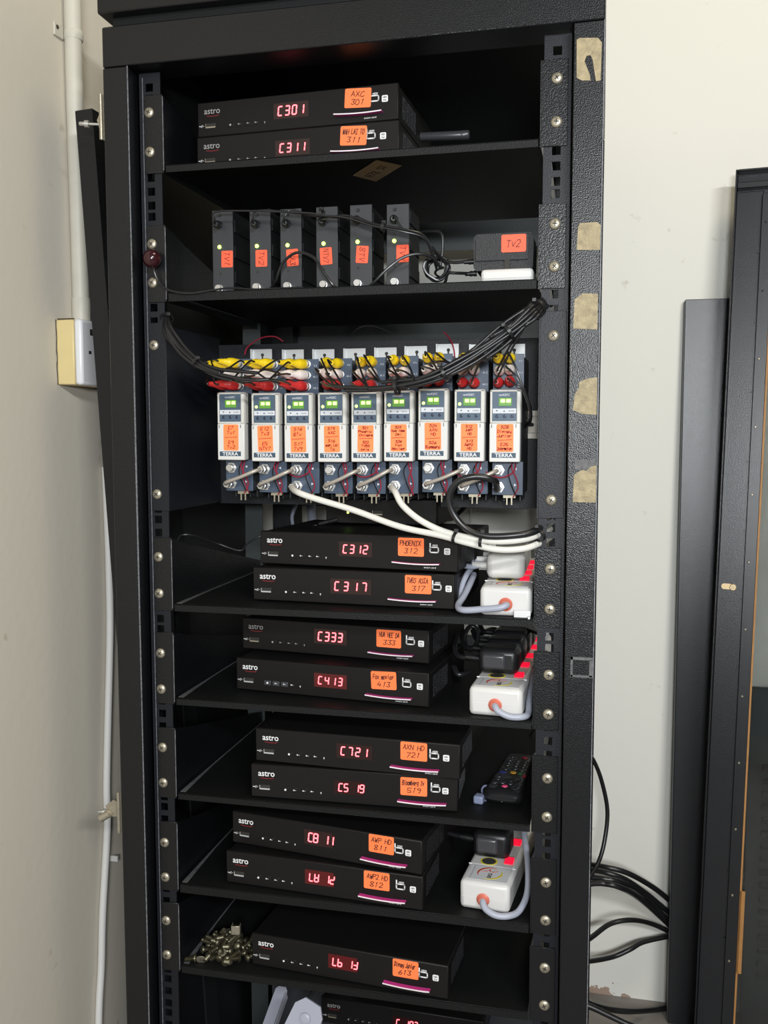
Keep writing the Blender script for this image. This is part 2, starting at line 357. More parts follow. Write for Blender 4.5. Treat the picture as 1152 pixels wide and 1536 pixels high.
for s in (-1, 1):
    mb = MB(); xc = s * .2326; hw = .0046; x0, x1 = (-.2470, -.2190) if s < 0 else (.2190, .2490)
    mb.box(x0, xc - hw, 0, .002, .08, ZT + .045); mb.box(xc + hw, x1, 0, .002, .08, ZT + .045)
    zs = sorted(z for z in hole_z if .1 < z < ZT + .04)
    prev = .08
    for z in zs: mb.box(xc - hw, xc + hw, 0, .002, prev, z - hw); prev = z + hw
    mb.box(xc - hw, xc + hw, 0, .002, prev, ZT + .045)
    xe = x0 if s < 0 else x1
    mb.box(xe, xe + (.0015 if s < 0 else -.0015), 0, .028, .08, ZT + .045)
    obj('mounting_rail', mb, BLUEB, rack)
    if s < 0: obj('worn_edge_glint', MB().box(x0 + .0058, x0 + .0064, -.0006, .001, .10, ZT + .04), WORNHI, rack)
for s in (-1, 1):
    a, b_ = s * .2805, s * (.240 if s < 0 else .203)
    obj('rear_post', MB().box(min(a, b_), max(a, b_), .535, .58, .06, ZT + .0925, .0012), POWDER, rack)
    obj('side_brace', MB().box(s * .2700, s * .2555, .03, .535, ZT + .055, ZT + .0925), DARK, rack)
obj('added_side_sheet', MB().box(-.2800, -.2785, .4, .535, ZT - .30, ZT + .0925), DARK, rack)  # sheets added to hide the lit wall through the open left side
obj('added_side_sheet', MB().box(-.2475, -.2460, .030, .30, ZT - .04, ZT + .0925), DARK, rack)
obj('rear_rail', MB().box(.190, .205, .540, .542, 1.20, ZT + .0925), DARK, rack)
obj('rear_rail', MB().box(-.2395, -.212, .30, .302, .08, ZT + .045), BACK, rack)
obj('back_panel', MB().box(-.24, .187, .563, .567, 1.370, ZT + .0925), BACK, rack)
obj('back_panel', MB().box(-.24, .187, .563, .567, .935, 1.300), BACK, rack)
obj('back_panel', MB().box(-.24, .187, .563, .567, .06, .715), BACK, rack)
# door hinges left on the left post
for zc in (1.427, .598):
    h = obj('hinge', MB().box(-.2855, -.2806, -.014, .010, zc - .024, zc + .027, .0008).lathe([(.0022, -.024), (.0022, .027)], (-.2860, -.016, zc), (0, 0, 1), 10).prism([(-.2855, zc - .012), (-.294, zc - .008), (-.297, zc + .002), (-.293, zc + .010), (-.2855, zc + .014)], 'y', -.006, -.004), NICKEL, rack); h['label'] = 'nickel hinge without its door'
    if zc < 1: obj('hinge_knuckle', MB().lathe([(.0030, 0), (.0050, .001), (.0050, .014), (.0036, .0150)], (-.300, -.012, zc - .002), (-.75, -.2, -.45), 14).prism([(-.2855, zc - .006), (-.305, zc - .008), (-.307, zc + .006), (-.296, zc + .014), (-.2855, zc + .010)], 'y', -.010, -.004), NICKEL, h)
    pb = obj('hinge_bolt', MB().lathe([(.0016, 0), (.0016, .012), (.0042, .0122), (.0042, .017), (.0024, .0172), (.0024, .0225), (.0018, .0235)], (-.294, -.006, zc - .003), (-1, -.25, .03), 8), STEEL, h)
# paper remnants on the right post
for (x0, x1, z0, z1, poly) in ():
    pass
def paper(poly, label):
    pts = [(p[0], p[2]) for p in poly]
    mb = MB(); mb.prism(pts, 'y', -.0201, -.0206); o = obj('paper_remnant', mb, TAPE, rack); o['label'] = label
paper([(0.2526, -0.0200, 1.4636), (0.2559, -0.0200, 1.4652), (0.2738, -0.0200, 1.4636), (0.2778, -0.0200, 1.4587), (0.2772, -0.0200, 1.4214), (0.2725, -0.0200, 1.4212), (0.2689, -0.0200, 1.4425), (0.2668, -0.0200, 1.4472), (0.2628, -0.0200, 1.4469), (0.2609, -0.0200, 1.4418), (0.2665, -0.0200, 1.4276), (0.2672, -0.0200, 1.4223), (0.2585, -0.0200, 1.4230), (0.2532, -0.0200, 1.4261)], 'torn paper label with a keyhole tear, topmost on the post')
paper([(0.2569, -0.0200, 1.2763), (0.2588, -0.0200, 1.2803), (0.2763, -0.0200, 1.2807), (0.2798, -0.0200, 1.2772), (0.2795, -0.0200, 1.2523), (0.2559, -0.0200, 1.2533)], 'yellowed square paper remnant')
paper([(0.2546, -0.0200, 1.2029), (0.2627, -0.0200, 1.2088), (0.2783, -0.0200, 1.2076), (0.2783, -0.0200, 1.1714), (0.2538, -0.0200, 1.1727)], 'yellowed paper remnant with slanted top')
paper([(0.2562, -0.0200, 1.1042), (0.2602, -0.0200, 1.1111), (0.2608, -0.0200, 1.1173), (0.2683, -0.0200, 1.1207), (0.2791, -0.0200, 1.1219), (0.2791, -0.0200, 1.0831), (0.2648, -0.0200, 1.0839), (0.2544, -0.0200, 1.0881)], 'yellowed paper remnant torn at the upper left')
paper([(0.2568, -0.0200, 1.0200), (0.2644, -0.0200, 1.0250), (0.2699, -0.0200, 1.0244), (0.2739, -0.0200, 1.0286), (0.2801, -0.0200, 1.0301), (0.2801, -0.0200, 0.9907), (0.2559, -0.0200, 0.9910)], 'lowest yellowed paper remnant, torn on top')
mb = MB()
for (a, b_) in (((0.2564, -0.0200, 0.8241), (0.2796, -0.0200, 0.8210)), ((0.2564, -0.0200, 0.8241), (0.2588, -0.0200, 0.8016)), ((0.2567, -0.0200, 0.8044), (0.2792, -0.0200, 0.8020)), ((0.2761, -0.0200, 0.8215), (0.2799, -0.0200, 0.8028)), ((0.2574, -0.0200, 1.0257), (0.2793, -0.0200, 1.0357))):
    mb.box(a[0], b_[0], -.0203, -.0201, a[2], b_[2])
o = obj('adhesive_mark', mb, RESID, rack); o['label'] = 'grey glue outline of a removed label'

# screws shared by shelves and the equipment panel
_s = MB(); _s.lathe([(.0060, 0), (.0061, .0006), (.0052, .0017), (.0034, .0026), (.0010, .0029)], (0, 0, 0), (0, -1, 0), 16); SCREW = _s.mesh('screw'); SCREW.materials.append(NICKEL)
_s = MB(); _s.box(-.0026, .0026, -.0032, -.0014, -.0005, .0005); _s.box(-.0005, .0005, -.0032, -.0014, -.0026, .0026); CROSS = _s.mesh('cross_slot'); CROSS.materials.append(SLOT)
def put_screw(parent, x, y, z):
    o = share('screw', SCREW, parent, (x, y, z), (0, random.uniform(0, 1.5), 0)); share('cross_slot', CROSS, o)

# ---- shelves: (lip top, lip bottom, upper screw) heights below ZT
SH = [(-.0605, -.0690, 0.0), (-.2060, -.2164, -.1492), (-.5745, -.5835, -.5181), (-.6900, -.6985, -.6359), (-.8085, -.8165, -.7532), (-.9240, -.9350, -.8735), (-1.0290, -1.0388, -.9740)]
SHN = ['first shelf from the top, under the C301 and C311 decoders', 'second shelf, under the row of mini modulators', 'third shelf, under the C312 and C317 decoders', 'fourth shelf, under the C333 and C413 decoders',
       'fifth shelf, under the C721 decoder and the remote control', 'sixth shelf, under the C811 decoder', 'seventh and lowest shelf, under the heap of loose screws']
SZ = []
for i, (zt, zb, sc) in enumerate(SH):
    zt += ZT; zb += ZT; sc += ZT; SZ.append(zt)
    t = thing('rack_shelf', 'black steel rack shelf, ' + SHN[i], 'shelf', (0, 0, zb), 0, 'black rack shelves')
    hh = zt - zb
    mb = MB(); mb.box(-.2125, .2140, -.003, .36, hh - .0014, hh, .0004); mb.box(-.2125, .2140, -.003, -.0015, 0, hh - .0002, .0003)
    obj('tray', mb, SHELF, t)
    mb = MB(); mb.prism([(-.2120, .002), (-.2050, .002), (-.2100, .10), (-.2108, .30), (-.2120, .30)], 'z', hh - .0006, hh + .0004); ef = obj('step_wedge', mb, EDGELIT if i > 1 else SHELF, t)  # lit step between tray and flange, painted as a wedge on lower shelves
    for s in (-1, 1):
        mb = MB(); x0, x1 = (-.2390, -.2155) if s < 0 else (.2165, .2440)
        mb.box(x0, x1, -.0018, -.0002, 0.0, .0885, .0004)
        xf = -.2172 if s < 0 else .2168
        mb.prism([(-.0015, 0), (-.0015, .0885), (.05, .075), (.34, hh + .004), (.34, 0)], 'x', xf, xf + .0014 if s < 0 else xf - .0014)
        e_ = obj('side_ear', mb, POWDER, t)
        if s < 0: obj('worn_edge_glint', MB().box(-.2159, -.2154, -.0020, -.0008, .003, .086), WORNHI, e_)
        for dz in (0, -.04445): put_screw(t, s * .2326, -.0018, sc + dz - zb)
    if i == 0:
        M = T(.060, .105, -.0001)
        mb = MB(); cn = [(-0.0108, 0.0830, 1.3725), (0.0311, 0.0277, 1.3725), (0.0546, 0.0551, 1.3725), (0.0093, 0.1153, 1.3725)]; mb.prism([(q[0], q[1]) for q in cn], 'z', hh - .0022, hh - .0016)
        pl = obj('paper_label', mb, CARD, t); pl['label'] = 'brown paper label stuck to the underside'
        tm = MB(); pen(tm, T(sum(q[0] for q in cn) / 4, sum(q[1] for q in cn) / 4, hh - .0022) @ Matrix.Rotation(math.atan2(cn[1][1] - cn[0][1], cn[1][0] - cn[0][0]), 4, 'Z') @ Matrix.Rotation(R(90), 4, 'X'), ['R78 SV'], .05, .016, .0012, seed=3)
        obj('handwriting', tm, INKB, pl)

# ---- recessed equipment panel
ep = thing('equipment_tray', 'deep recessed black steel tray carrying the row of white modulators', 'tray', (0, 0, ZT - .4625), 0)
H = .2225
for s in (-1, 1):
    x0, x1 = (-.2390, -.2172) if s < 0 else (.2185, .2460)
    obj('side_ear', MB().box(x0, x1, -.0018, -.0002, 0, H, .0004), BLUEB, ep)
    xf = -.2186 if s < 0 else .2186
    obj('side_plate', MB().box(xf, xf + (.0015 if s < 0 else -.0015), -.0015, .158, 0, H - .004), BLUEB, ep)
    for z in (-.2663, -.4425): put_screw(ep, s * .2326, -.0018, .4625 + z)
obj('back_plate', MB().box(-.2186, .2186, .156, .158, -.002, .2100), BLUEB, ep)
mb = MB(); zc = (0.2019, 0.1450, 1.0743)[2] - (ZT - .4625)
mb.box(-.205, .2075, .150, .1555, zc - .0105, zc + .0105); mb.box(-.205, .2075, .1475, .1495, zc + .0095, zc + .0175, .0004); mb.box(-.205, .2075, .1475, .1495, zc - .0175, zc - .0095, .0004)
mb.box(-.205, .2075, .1475, .1555, zc + .0090, zc + .0105); mb.box(-.205, .2075, .1475, .1555, zc - .0105, zc - .0090)
dr = obj('din_rail', mb, RAILB, ep); dr['label'] = 'plated mounting rail'
obj('rail_slot', MB().prism(rounded(.013, .0045, .0022, 4, .196, zc), 'y', .1502, .1498), SLOT, dr)

# ================================================================ set-top decoders
W = .25; DEP = .17; FT = .002; HB = .0405
def decoder(key, loc, yaw, code, seg, lines, swoosh, bright=True, stk=None, icons=None, disp=None, tilt=0, label='', seed=1, top=False, frame=False):
    t = thing('decoder_box', label, 'decoder', loc, 0, 'black decoder boxes', rot=(0, R(tilt), R(yaw)))
    z0 = FT; z1 = FT + HB
    obj('case', MB().box(0.001, W - .001, .004, DEP, z0, z1 - .001, .0012), STB, t)
    obj('front_panel', MB().box(0, W, 0, .006, z0, z1, .0012), STBF, t)
    for (fx, fy) in ((.015, .02), (W - .015, .02), (.015, DEP - .02), (W - .015, DEP - .02)):
        obj('foot', MB().cyl((fx, fy, 0), (0, 0, 1), .006, FT + .0002, 10), BLKRUB, t)
    y = -.0001
    lx, lz = .0195, z0 + .0265
    lg = obj('logo', MB().text('astro', .0102, T(lx, y, lz), bold=.014 if bright else .004, width=.0205), PRINTW if bright else PRINTG, t); lg['label'] = 'white brand lettering'
    mb = MB()
    for i_ in range(6):
        a = -.007 + i_ * .0026; mb.ribbon([(lx + a, lz - .0022 - .0007 * math.sin(i_ / 6 * 3.1)), (lx + a + .0026, lz - .0022 - .0007 * math.sin((i_ + 1) / 6 * 3.1))], .0006, T(0, y, 0))
    obj('underline', mb, PRINTR, lg)
    mb = MB(); ux, uz = .0058, z0 + .0128
    mb.ribbon([(ux - .003, uz), (ux + .003, uz)], .0004, T(0, y, 0)); mb.ribbon([(ux - .001, uz), (ux + .0002, uz + .0012), (ux + .0015, uz + .0012)], .00035, T(0, y, 0)); mb.ribbon([(ux - .0018, uz), (ux - .0004, uz - .0012), (ux + .0008, uz - .0012)], .00035, T(0, y, 0)); mb.ribbon([(ux - .0032, uz), (ux - .0022, uz)], .0010, T(0, y, 0))
    obj('usb_symbol', mb, LABELG, t)
    up = obj('usb_port', MB().box(.0105, .0240, -.0004, .001, z0 + .0098, z0 + .0155, .0003), SLOT, t)
    obj('usb_shell', MB().box(.0108, .0114, -.0008, 0, z0 + .0102, z0 + .0152).box(.0114, .0236, -.0008, 0, z0 + .0100, z0 + .0116), ALU if bright else NICKEL, up)
    bx = [.0430, .0545, .0660, .0760, .0870]
    for i_, x in enumerate(bx):
        if i_ < 3:
            b = obj('button', MB().box(x - .0046, x + .0046, -.0003, .001, z0 + .0085, z0 + .0145, .0004), GRAF if frame else STBF, t)
        mb = MB(); zz = z0 + .0115 - (.0005 if i_ == 4 else 0)
        if i_ == 0: mb.lathe([(.0013, 0), (.0013, .0002)], (x, -.0003, zz), (0, -1, 0), 8)
        elif i_ == 4: mb.lathe([(.0008, 0), (.0008, .0002)], (x, -.0001, zz), (0, -1, 0), 6); mb.box(x - .0003, x + .0003, -.0003, 0, zz - .0016, zz)
        else: mb.box(x - .0018, x + .0002, -.0005, 0, zz - .0004, zz + .0005); mb.box(x + .0005, x + .0019, -.0005, 0, zz - .0001, zz + .0002); mb.box(x - .0012, x - .0006, -.0005, 0, zz + .0002, zz + .0011)
        obj('button_mark', mb, PRINTW if bright else PRINTG, b if i_ < 3 else t)
    dx, dz, dh, dp = disp or (.1095, z0 + .0150, .0090, .0085)
    wl = dp * 3 + dh * .5
    wd = obj('display_window', MB().box(dx - .0055, dx + wl + .0065, -.0003, .001, dz - .0040, dz + dh + .0040), GLOWB if frame or seg[0] == 'L' else GLOWR, t)
    mb = MB(); digits(mb, seg, dx, dz, dh, dp, -.0004); obj('display_digits', mb, DIGIT, wd)
    sx, sz, sr = stk or (.1965, z0 + .0270, 0)
    sticker(t, sx, y, sz, .0315, .0215, lines, ORANGE, INKB, rot=sr, seed=seed)
    ix, hx = icons or (.2200, .2340)
    izc = z0 + .0275
    mb = MB(); rr = rounded(.0100, .0060, .0018, 3, ix, izc - .0022)
    mb.ribbon(rr + [rr[0]], .0014, T(0, y, 0)); mb.ribbon([(ix - .0048, izc - .0020), (ix - .0048, izc + .0050)], .0015, T(0, y, 0))
    ci = obj('card_symbol', mb, PRINTW, t); obj('card_symbol_text', MB().text('HDD', .0028, T(ix + .0012, y, izc + .0020), .025, width=.0062), PRINTW, ci)
    hd = obj('screen_symbol', MB().prism(rounded(.0072, .0074, .0014, 3, hx, izc - .0035), 'y', 0, -.0003), PRINTW, t)
    mb = MB(); mb.text('HD', .0026, T(hx, -.0004, izc - .0030), .03, width=.0042); mb.text('TV', .0026, T(hx, -.0004, izc - .0064), .03, width=.0042); obj('screen_symbol_text', mb, SLOT, hd)
    mb = MB(); mt = MB(); n = 8; x0s = swoosh; L = .057
    for i_ in range(n):
        u0, u1 = i_ / n, (i_ + 1) / n
        def zz(u): return z0 + .0082 + .0011 * (2 * u - 1) ** 2 - (.0006 * u)
        xa, xb = x0s + L * u0, x0s + L * u1
        for (mbx, ya, yb, up_) in ((mb, -.0070, -.0064, .0013), (mt, -.0064, 0, .0012)):
            A = [(xa, ya, zz(u0)), (xb, ya, zz(u1)), (xb, yb, zz(u1)), (xa, yb, zz(u0))]
            mbx._add(A + [(p[0], p[1], p[2] + up_) for p in A], [(0, 3, 2, 1), (4, 5, 6, 7), (0, 1, 5, 4), (1, 2, 6, 5), (2, 3, 7, 6), (3, 0, 4, 7)])
    cs = obj('card_slot', mt, PINK, t); cs['label'] = 'magenta card slot lip'
    obj('slot_edge', mb, LIPW, cs)
    obj('slot_text', MB().text('smart card', .0026, T(.2165, y, z0 + .0036), .015, width=.0145), LABELG, t)
    mb = MB()
    for i_ in range(12): mb.box(W - .0011, W - .0006, .022 + i_ * .0055, .0230 + i_ * .0055, z0 + .007, z1 - .008)
    vs_ = obj('side_vent', mb, ADAPT, t); vs_['kind'] = 'stuff'
    return t
DZ = .0428
st = lambda x, z, r=0: (x, FT + z, r)
decoder('301', (-.1955, .050, SZ[0] + DZ), -2.7, 'C301', 'C301', ['AXC', '301'], .1745, False, stk=st(.2020, .0275, 3), icons=(.2215, .2340), disp=(.1040, FT + .0165, .0100, .0088), label='black decoder box showing C301 in red digits, upper one on the top shelf', seed=11)
decoder('311', (-.1934, .042, SZ[0]), -2.2, 'C311', 'C311', ['WAH LAI TO', '311'], .1700, False, stk=st(.1960, .0270, 3), icons=(.2165, .2310), disp=(.1060, FT + .0150, .0095, .0086), label='black decoder box showing C311 in red digits, lower one on the top shelf', seed=12)
decoder('312', (-.1220, .050, SZ[2] + DZ), -5.5, 'C312', 'C312', ['PHOENIX', '312'], .1720, True, stk=st(.1935, .0275, 0), icons=(.2215, .2370), disp=(.1090, FT + .0175, .0095, .0085), label='black decoder box showing C312 in red digits, partly behind the white cables', seed=13)
decoder('317', (-.1265, .035, SZ[2]), -2.5, 'C317', 'C317', ['TVBS ASIA', '317'], .1720, True, stk=st(.2070, .0275, 0), icons=(.2290, .2430), disp=(.1050, FT + .0165, .0100, .0112), label='black decoder box showing C317 in red digits, under the C312 box', seed=14)
decoder('333', (-.160, .082, SZ[3] + DZ), -6.5, 'C333', 'C333', ['HUA HEE DA', '333'], .1740, False, stk=st(.1990, .0270, 0), icons=(.2265, .2400), disp=(.1060, FT + .0185, .0105, .0088), label='black decoder box showing C333 in red digits, upper one on the fourth shelf', seed=15)
decoder('413', (-.154, .045, SZ[3]), -6.0, 'C413', 'C413', ['Fox movies', '413'], .1730, True, stk=st(.1945, .0275, -2), icons=(.2230, .2390), disp=(.1110, FT + .0165, .0090, .0086), label='black decoder box showing C413 in red digits, lower one on the fourth shelf', seed=16, frame=True)
decoder('721', (-.1155, .008, SZ[4] + DZ), -2.0, 'C721', 'C721', ['AXN HD', '721'], .1690, True, stk=st(.1960, .0285, 0), icons=(.2200, .2340), disp=(.1080, FT + .0170, .0095, .0090), label='black decoder box showing C721 in red digits, upper one on the fifth shelf', seed=17)
decoder('519', (-.1195, .002, SZ[4]), 2.0, 'C519', 'C5 19', ['Bloomberg Tv', '519'], .1800, True, stk=st(.1985, .0265, 0), icons=(.2240, .2355), disp=(.1085, FT + .0150, .0090, .0064), label='black decoder box showing C519 in red digits, under the C721 box', seed=18)
decoder('811', (-.156, .030, SZ[5] + DZ), -8.0, 'C811', 'C8 11', ['AWP HD', '811'], .1750, True, stk=st(.1995, .0290, 0), icons=(.2215, .2330), disp=(.1050, FT + .0180, .0105, .0068), label='black decoder box showing C811 in red digits, upper one on the sixth shelf', seed=19)
decoder('812', (-.157, .011, SZ[5]), -3.5, 'C812', 'LU 1d', ['AWP2 HD', '812'], .1730, True, stk=st(.1940, .0285, 0), icons=(.2230, .2380), disp=(.1095, FT + .0170, .0095, .0066), label='black decoder box with top-clipped red digits and an AWP2 HD sticker', seed=20)
decoder('613', (-.127, .016, SZ[6]), -4.3, 'C613', 'Lb 1j', ['Disney Junior', '613'], .1720, True, stk=st(.1985, .0285, 0), icons=(.2200, .2350), disp=(.1070, FT + .0175, .0095, .0066), label='black decoder box with top-clipped red digits on the lowest shelf beside the screws', seed=21)
# equipment below the lowest shelf
t = thing('equipment_case', 'grey equipment case low in the rack under the lowest decoder', 'case', (0, 0, .06))
obj('body', MB().box(-.13, .205, .155, .46, 0, .098, .003), CASEG, t); obj('lid', MB().box(-.132, .207, .150, .462, .098, .1015, .001), CASEG, t)
decoder('103', (-.118, .280, .1616), -1.5, 'C103', 'C 103', ['C103'], .1730, False, label='black decoder box showing C103 in red digits, below the lowest shelf', disp=(.1180, FT + .0150, .0090, .0068), stk=st(.19, .012, 0), icons=(.2290, .2450), seed=22)

# box behind the C312 decoder
t = thing('receiver_box', 'small black receiver with a green lamp lying on top of the C312 decoder', 'receiver', (-.066, .145, SZ[2] + 2 * DZ + .0012), R(-3))
obj('case', MB().box(0, .150, 0, .11, 0, .034, .0015), STB, t)
obj('front_panel', MB().box(.001, .149, -.002, .001, .001, .033, .0008), STBF, t)
obj('indicator_lamp', MB().lathe([(.0014, 0), (.0014, .0008), (.0006, .0013)], (.031, -.002, .0150), (0, -1, 0), 10), LEDG, t)
obj('power_socket', MB().lathe([(.0035, 0), (.0035, .001), (.0022, .001), (.0022, .0004)], (.053, -.002, .0165), (0, -1, 0), 12), BLKRUB, t)
up = obj('usb_port', MB().box(.064, .078, -.0026, 0, .0125, .0185, .0003), SLOT, t); obj('usb_shell', MB().box(.0642, .0778, -.0032, -.0024, .0126, .0141).box(.0642, .0648, -.0032, -.0024, .0126, .0182), NICKEL, up)

# ================================================================ white-fronted modulators on the rail
MT = [(['E7', 'Tv1', '-', 'E9', 'Tv2'], 'E7 and TV1'), (['E12', 'Tv3', '-', 'E5', 'NTV7'], 'E12 and NTV7'), (['S16', '8Tv', '-', 'S17', 'TV9'], 'S16 and TV9'), (['S19', 'AXC', '-', 'S16', 'wah Lai', 'To'], 'S19 and AXC'),
      (['S21', 'Phoenix', 'Chinese', '-', 'S22', 'TVBS', 'Asia'], 'S21 and Phoenix'), (['S23', 'Hua Hee', 'Dai', '-', 'S26', 'Fox', 'Movies'], 'S23 and Hua Hee'), (['S24', 'AXN', 'HD', '-', 'S26', 'Bloomberg'], 'S24 and AXN HD'),
      (['S12', 'AWP', 'HD', '-', 'S13', 'AWP2', 'HD'], 'S12 and AWP HD'), (['S28', 'Disney', 'Junior', '-', 'E25', 'Information'], 'S28 and Disney')]
FX = [(-0.1675, 0.0300, 1.0318), (-0.1239, 0.0300, 1.0304), (-0.0826, 0.0300, 1.0299), (-0.0412, 0.0300, 1.0301), (-0.0005, 0.0300, 1.0304), (0.0388, 0.0300, 1.0314), (0.0790, 0.0300, 1.0332), (0.1208, 0.0300, 1.0319), (0.1612, 0.0300, 1.0313)]
MW = .0350; MH = .0815; PLY = .023   # cover width, height; depth of the socket plate behind the cover front
ORD = ('leftmost', 'second', 'third', 'fourth', 'middle', 'sixth', 'seventh', 'eighth', 'rightmost')
MODS = []
for i in range(9):
    x0, _, z0 = FX[i]
    t = thing('modulator', 'white-fronted modulator marked %s on its orange sticker, %s in the row' % (MT[i][1], ORD[i]), 'modulator', (x0, .03, z0), 0, 'white-fronted modulators')
    MODS.append((x0, z0))
    obj('housing', MB().box(.0012, MW - .0004, PLY + .001, .112, -.0385, .121, .0008), DKALU, t)
    mb = MB()
    for k_ in range(4): mb.box(.002 + k_ * .0095, .0028 + k_ * .0095, .050, .112, -.0475, -.0385)
    fn = obj('cooling_fins', mb, DKALU, t); fn['kind'] = 'stuff'
    obj('foot_clip', MB().box(.013, .027, .030, .034, -.0425, -.0385).box(.0165, .0180, .030, .032, -.0505, -.0425).box(.0220, .0235, .030, .032, -.0505, -.0425), NICKEL, t)
    br = obj('rear_bracket', MB().box(.0015, .0295, .1135, .1150, .095, .1420).box(.0015, .0035, .1085, .1150, .120, .1420), ALU, t)
    obj('keyhole', MB().lathe([(.0022, 0), (.0022, .0003)], (.0165, .1135, .1345), (0, -1, 0), 10).box(.0155, .0175, .1131, .1136, .122, .1345), SLOT, br)
    # upper plate with av sockets, lower plate with coax sockets
    up = obj('socket_plate', MB().box(.0008, MW + .0012, PLY - .0005, PLY + .001, MH - .002, .1225, .0003), SLATEP, t)
    lp = obj('coax_plate', MB().box(.0008, MW + .0012, PLY - .0005, PLY + .001, -.0385, .000, .0003), SLATEP, t)
    mb = MB()
    for (zz, tx) in ((.1135, 'V 2'), (.1005, 'AL 2'), (.0870, 'AR 2')): mb.text(tx, .0028, T(.0320, PLY - .0006, zz), .01)
    obj('socket_text', mb, PALEB, up)
    mb = MB()
    for zz, d in ((-.0085, -1), (-.0270, 1)): mb.prism([(.0275 - d * .0013, zz - .0016), (.0275 + d * .0013, zz), (.0275 - d * .0013, zz + .0016)], 'y', PLY - .0005, PLY - .0008)
    obj('arrow_mark', mb, PRINTW, lp)
    for zz in (-.0100, -.0295):
        c = (.0085, PLY, zz)
        s_ = obj('coax_socket', MB().lathe([(.0058, 0), (.0058, .0025), (.0046, .0026), (.0046, .009), (.0040, .0094)], c, (0, -1, 0), 16), STEEL, lp)
        obj('lock_nut', MB().lathe([(.0068, 0), (.0068, .002)], c, (0, -1, 0), 6), STEEL, s_)
    for zz in (.1165, .1035, .0900):
        for xx in (.0085, .0215): obj('av_socket', MB().lathe([(.0050, 0), (.0050, .002), (.0042, .0022), (.0042, .009)], (xx, PLY, zz), (0, -1, 0), 14), STEEL, up)
    # white cover
    cv = obj('front_cover', MB().box(0, MW, .0012, .013, .0435, MH, .0012), OFFW, t)
    obj('cover_frame', MB().box(.0004, .0028, -.0004, .002, .0440, MH - .0008, .0005).box(.0302, MW - .0006, -.0004, .002, .0440, MH - .0008, .0005).box(.0004, MW - .0006, -.0004, .002, MH - .0026, MH - .0006, .0005), OFFW, cv)
    fl = obj('front_flap', MB().box(-.0003, MW - .0006, 0, .013, 0, .0440, .0010), WHITEP, t)
    obj('cover_base', MB().box(.0012, MW - .0006, .013, PLY, .0005, MH - .001), DKALU, t)
    for xx in (.0020, .0293): obj('flap_hinge', MB().box(xx, xx + .0006, -.0004, .0002, .0385, .0425), SLOT, fl)
    pn = obj('control_panel', MB().box(.0030, .0300, .0004, .0014, .0462, .0790), SLATE, cv)
    obj('type_text', MB().text('mt420C', .0036, T(.0165, .0003, .0742), .012, width=.0125), PALEB, pn)
    dd = obj('display', MB().box(.0100, .0245, -.0002, .0006, .0630, .0722, .0005), DISPG, pn)
    mb = MB()
    for xx in (.0122, .0186): mb.box(xx, xx + .0048, -.0004, 0, .0668, .0706, .0004)
    obj('display_digits', mb, DIGG, dd)
    if i not in (0, 8): obj('indicator_lamp', MB().lathe([(.0017, 0), (.0015, .0006), (.0005, .0009)], (.0062, .0004, .0650), (0, -1, 0), 10), LEDG, pn)
    bd = obj('button_band', MB().box(.0034, .0296, .0000, .0008, .0548, .0602), PALEB, pn)
    mb = MB(); mb.prism([(.0068, .0584), (.0092, .0584), (.0080, .0566)], 'y', 0, -.0002); mb.prism([(.0150, .0566), (.0174, .0566), (.0162, .0584)], 'y', 0, -.0002); mb.text('ENTER', .0020, T(.0245, -.0001, .0567), .0, width=.0065)
    obj('band_text', mb, NAVY, bd)
    for xx in (.0080, .0166, .0250): obj('button', MB().lathe([(.0019, 0), (.0018, .0005), (.0012, .0007)], (xx, .0004, .0515), (0, -1, 0), 12), NAVYB, pn)
    mb = MB(); lb = obj('maker_label', MB().box(.0025, .0297, -.0002, .0004, .0048, .0104), NAVY, fl)
    obj('maker_text', MB().text('TERRA', .0058, T(.0162, -.0002, .0056), .012, width=.0200), PRINTW, lb)
    sticker(fl, .0173, -.0001, .0272, .0190, .0312, MT[i][0], ORANGE2, INKR, rot=random.uniform(-1.5, 1.5), pw=.00072, r=.0016, seed=40 + i, field=(.0165, .0290))

# ---- coax: grey jumpers between neighbouring modulators
def connector(parent, c, d, L=.012):
    return obj('coax_plug', MB().lathe([(.0054, 0), (.0054, .006), (.0042, .0064), (.0040, L)], c, d, 6), STEEL, parent)
def low(i): return Vector((MODS[i][0] + .0085, .03 + PLY - .0085, MODS[i][1] - .0295))
def high(i): return Vector((MODS[i][0] + .0085, .03 + PLY - .0085, MODS[i][1] - .0100))
for i in (0, 1, 3, 4, 6, 7):
    a, b_ = low(i), high(i + 1)
    t = thing('coax_jumper', 'short grey coax jumper joining the %s and %s white modulators' % (ORD[i], ORD[i + 1]), 'cable', a, 0, 'short coax jumpers')
    d = b_ - a
    obj('cable', MB().tube([(0, 0, 0), (0, -.012, .0005), (.004, -.019, .003), d * .5 + Vector((0, -.021, 0)), d + Vector((-.005, -.019, -.002)), d + Vector((0, -.012, 0)), d], .0023, 10, 6), JUMP, t)
    connector(t, (0, .001, 0), (0, -1, 0)); connector(t, d + Vector((0, .001, 0)), (0, -1, 0))
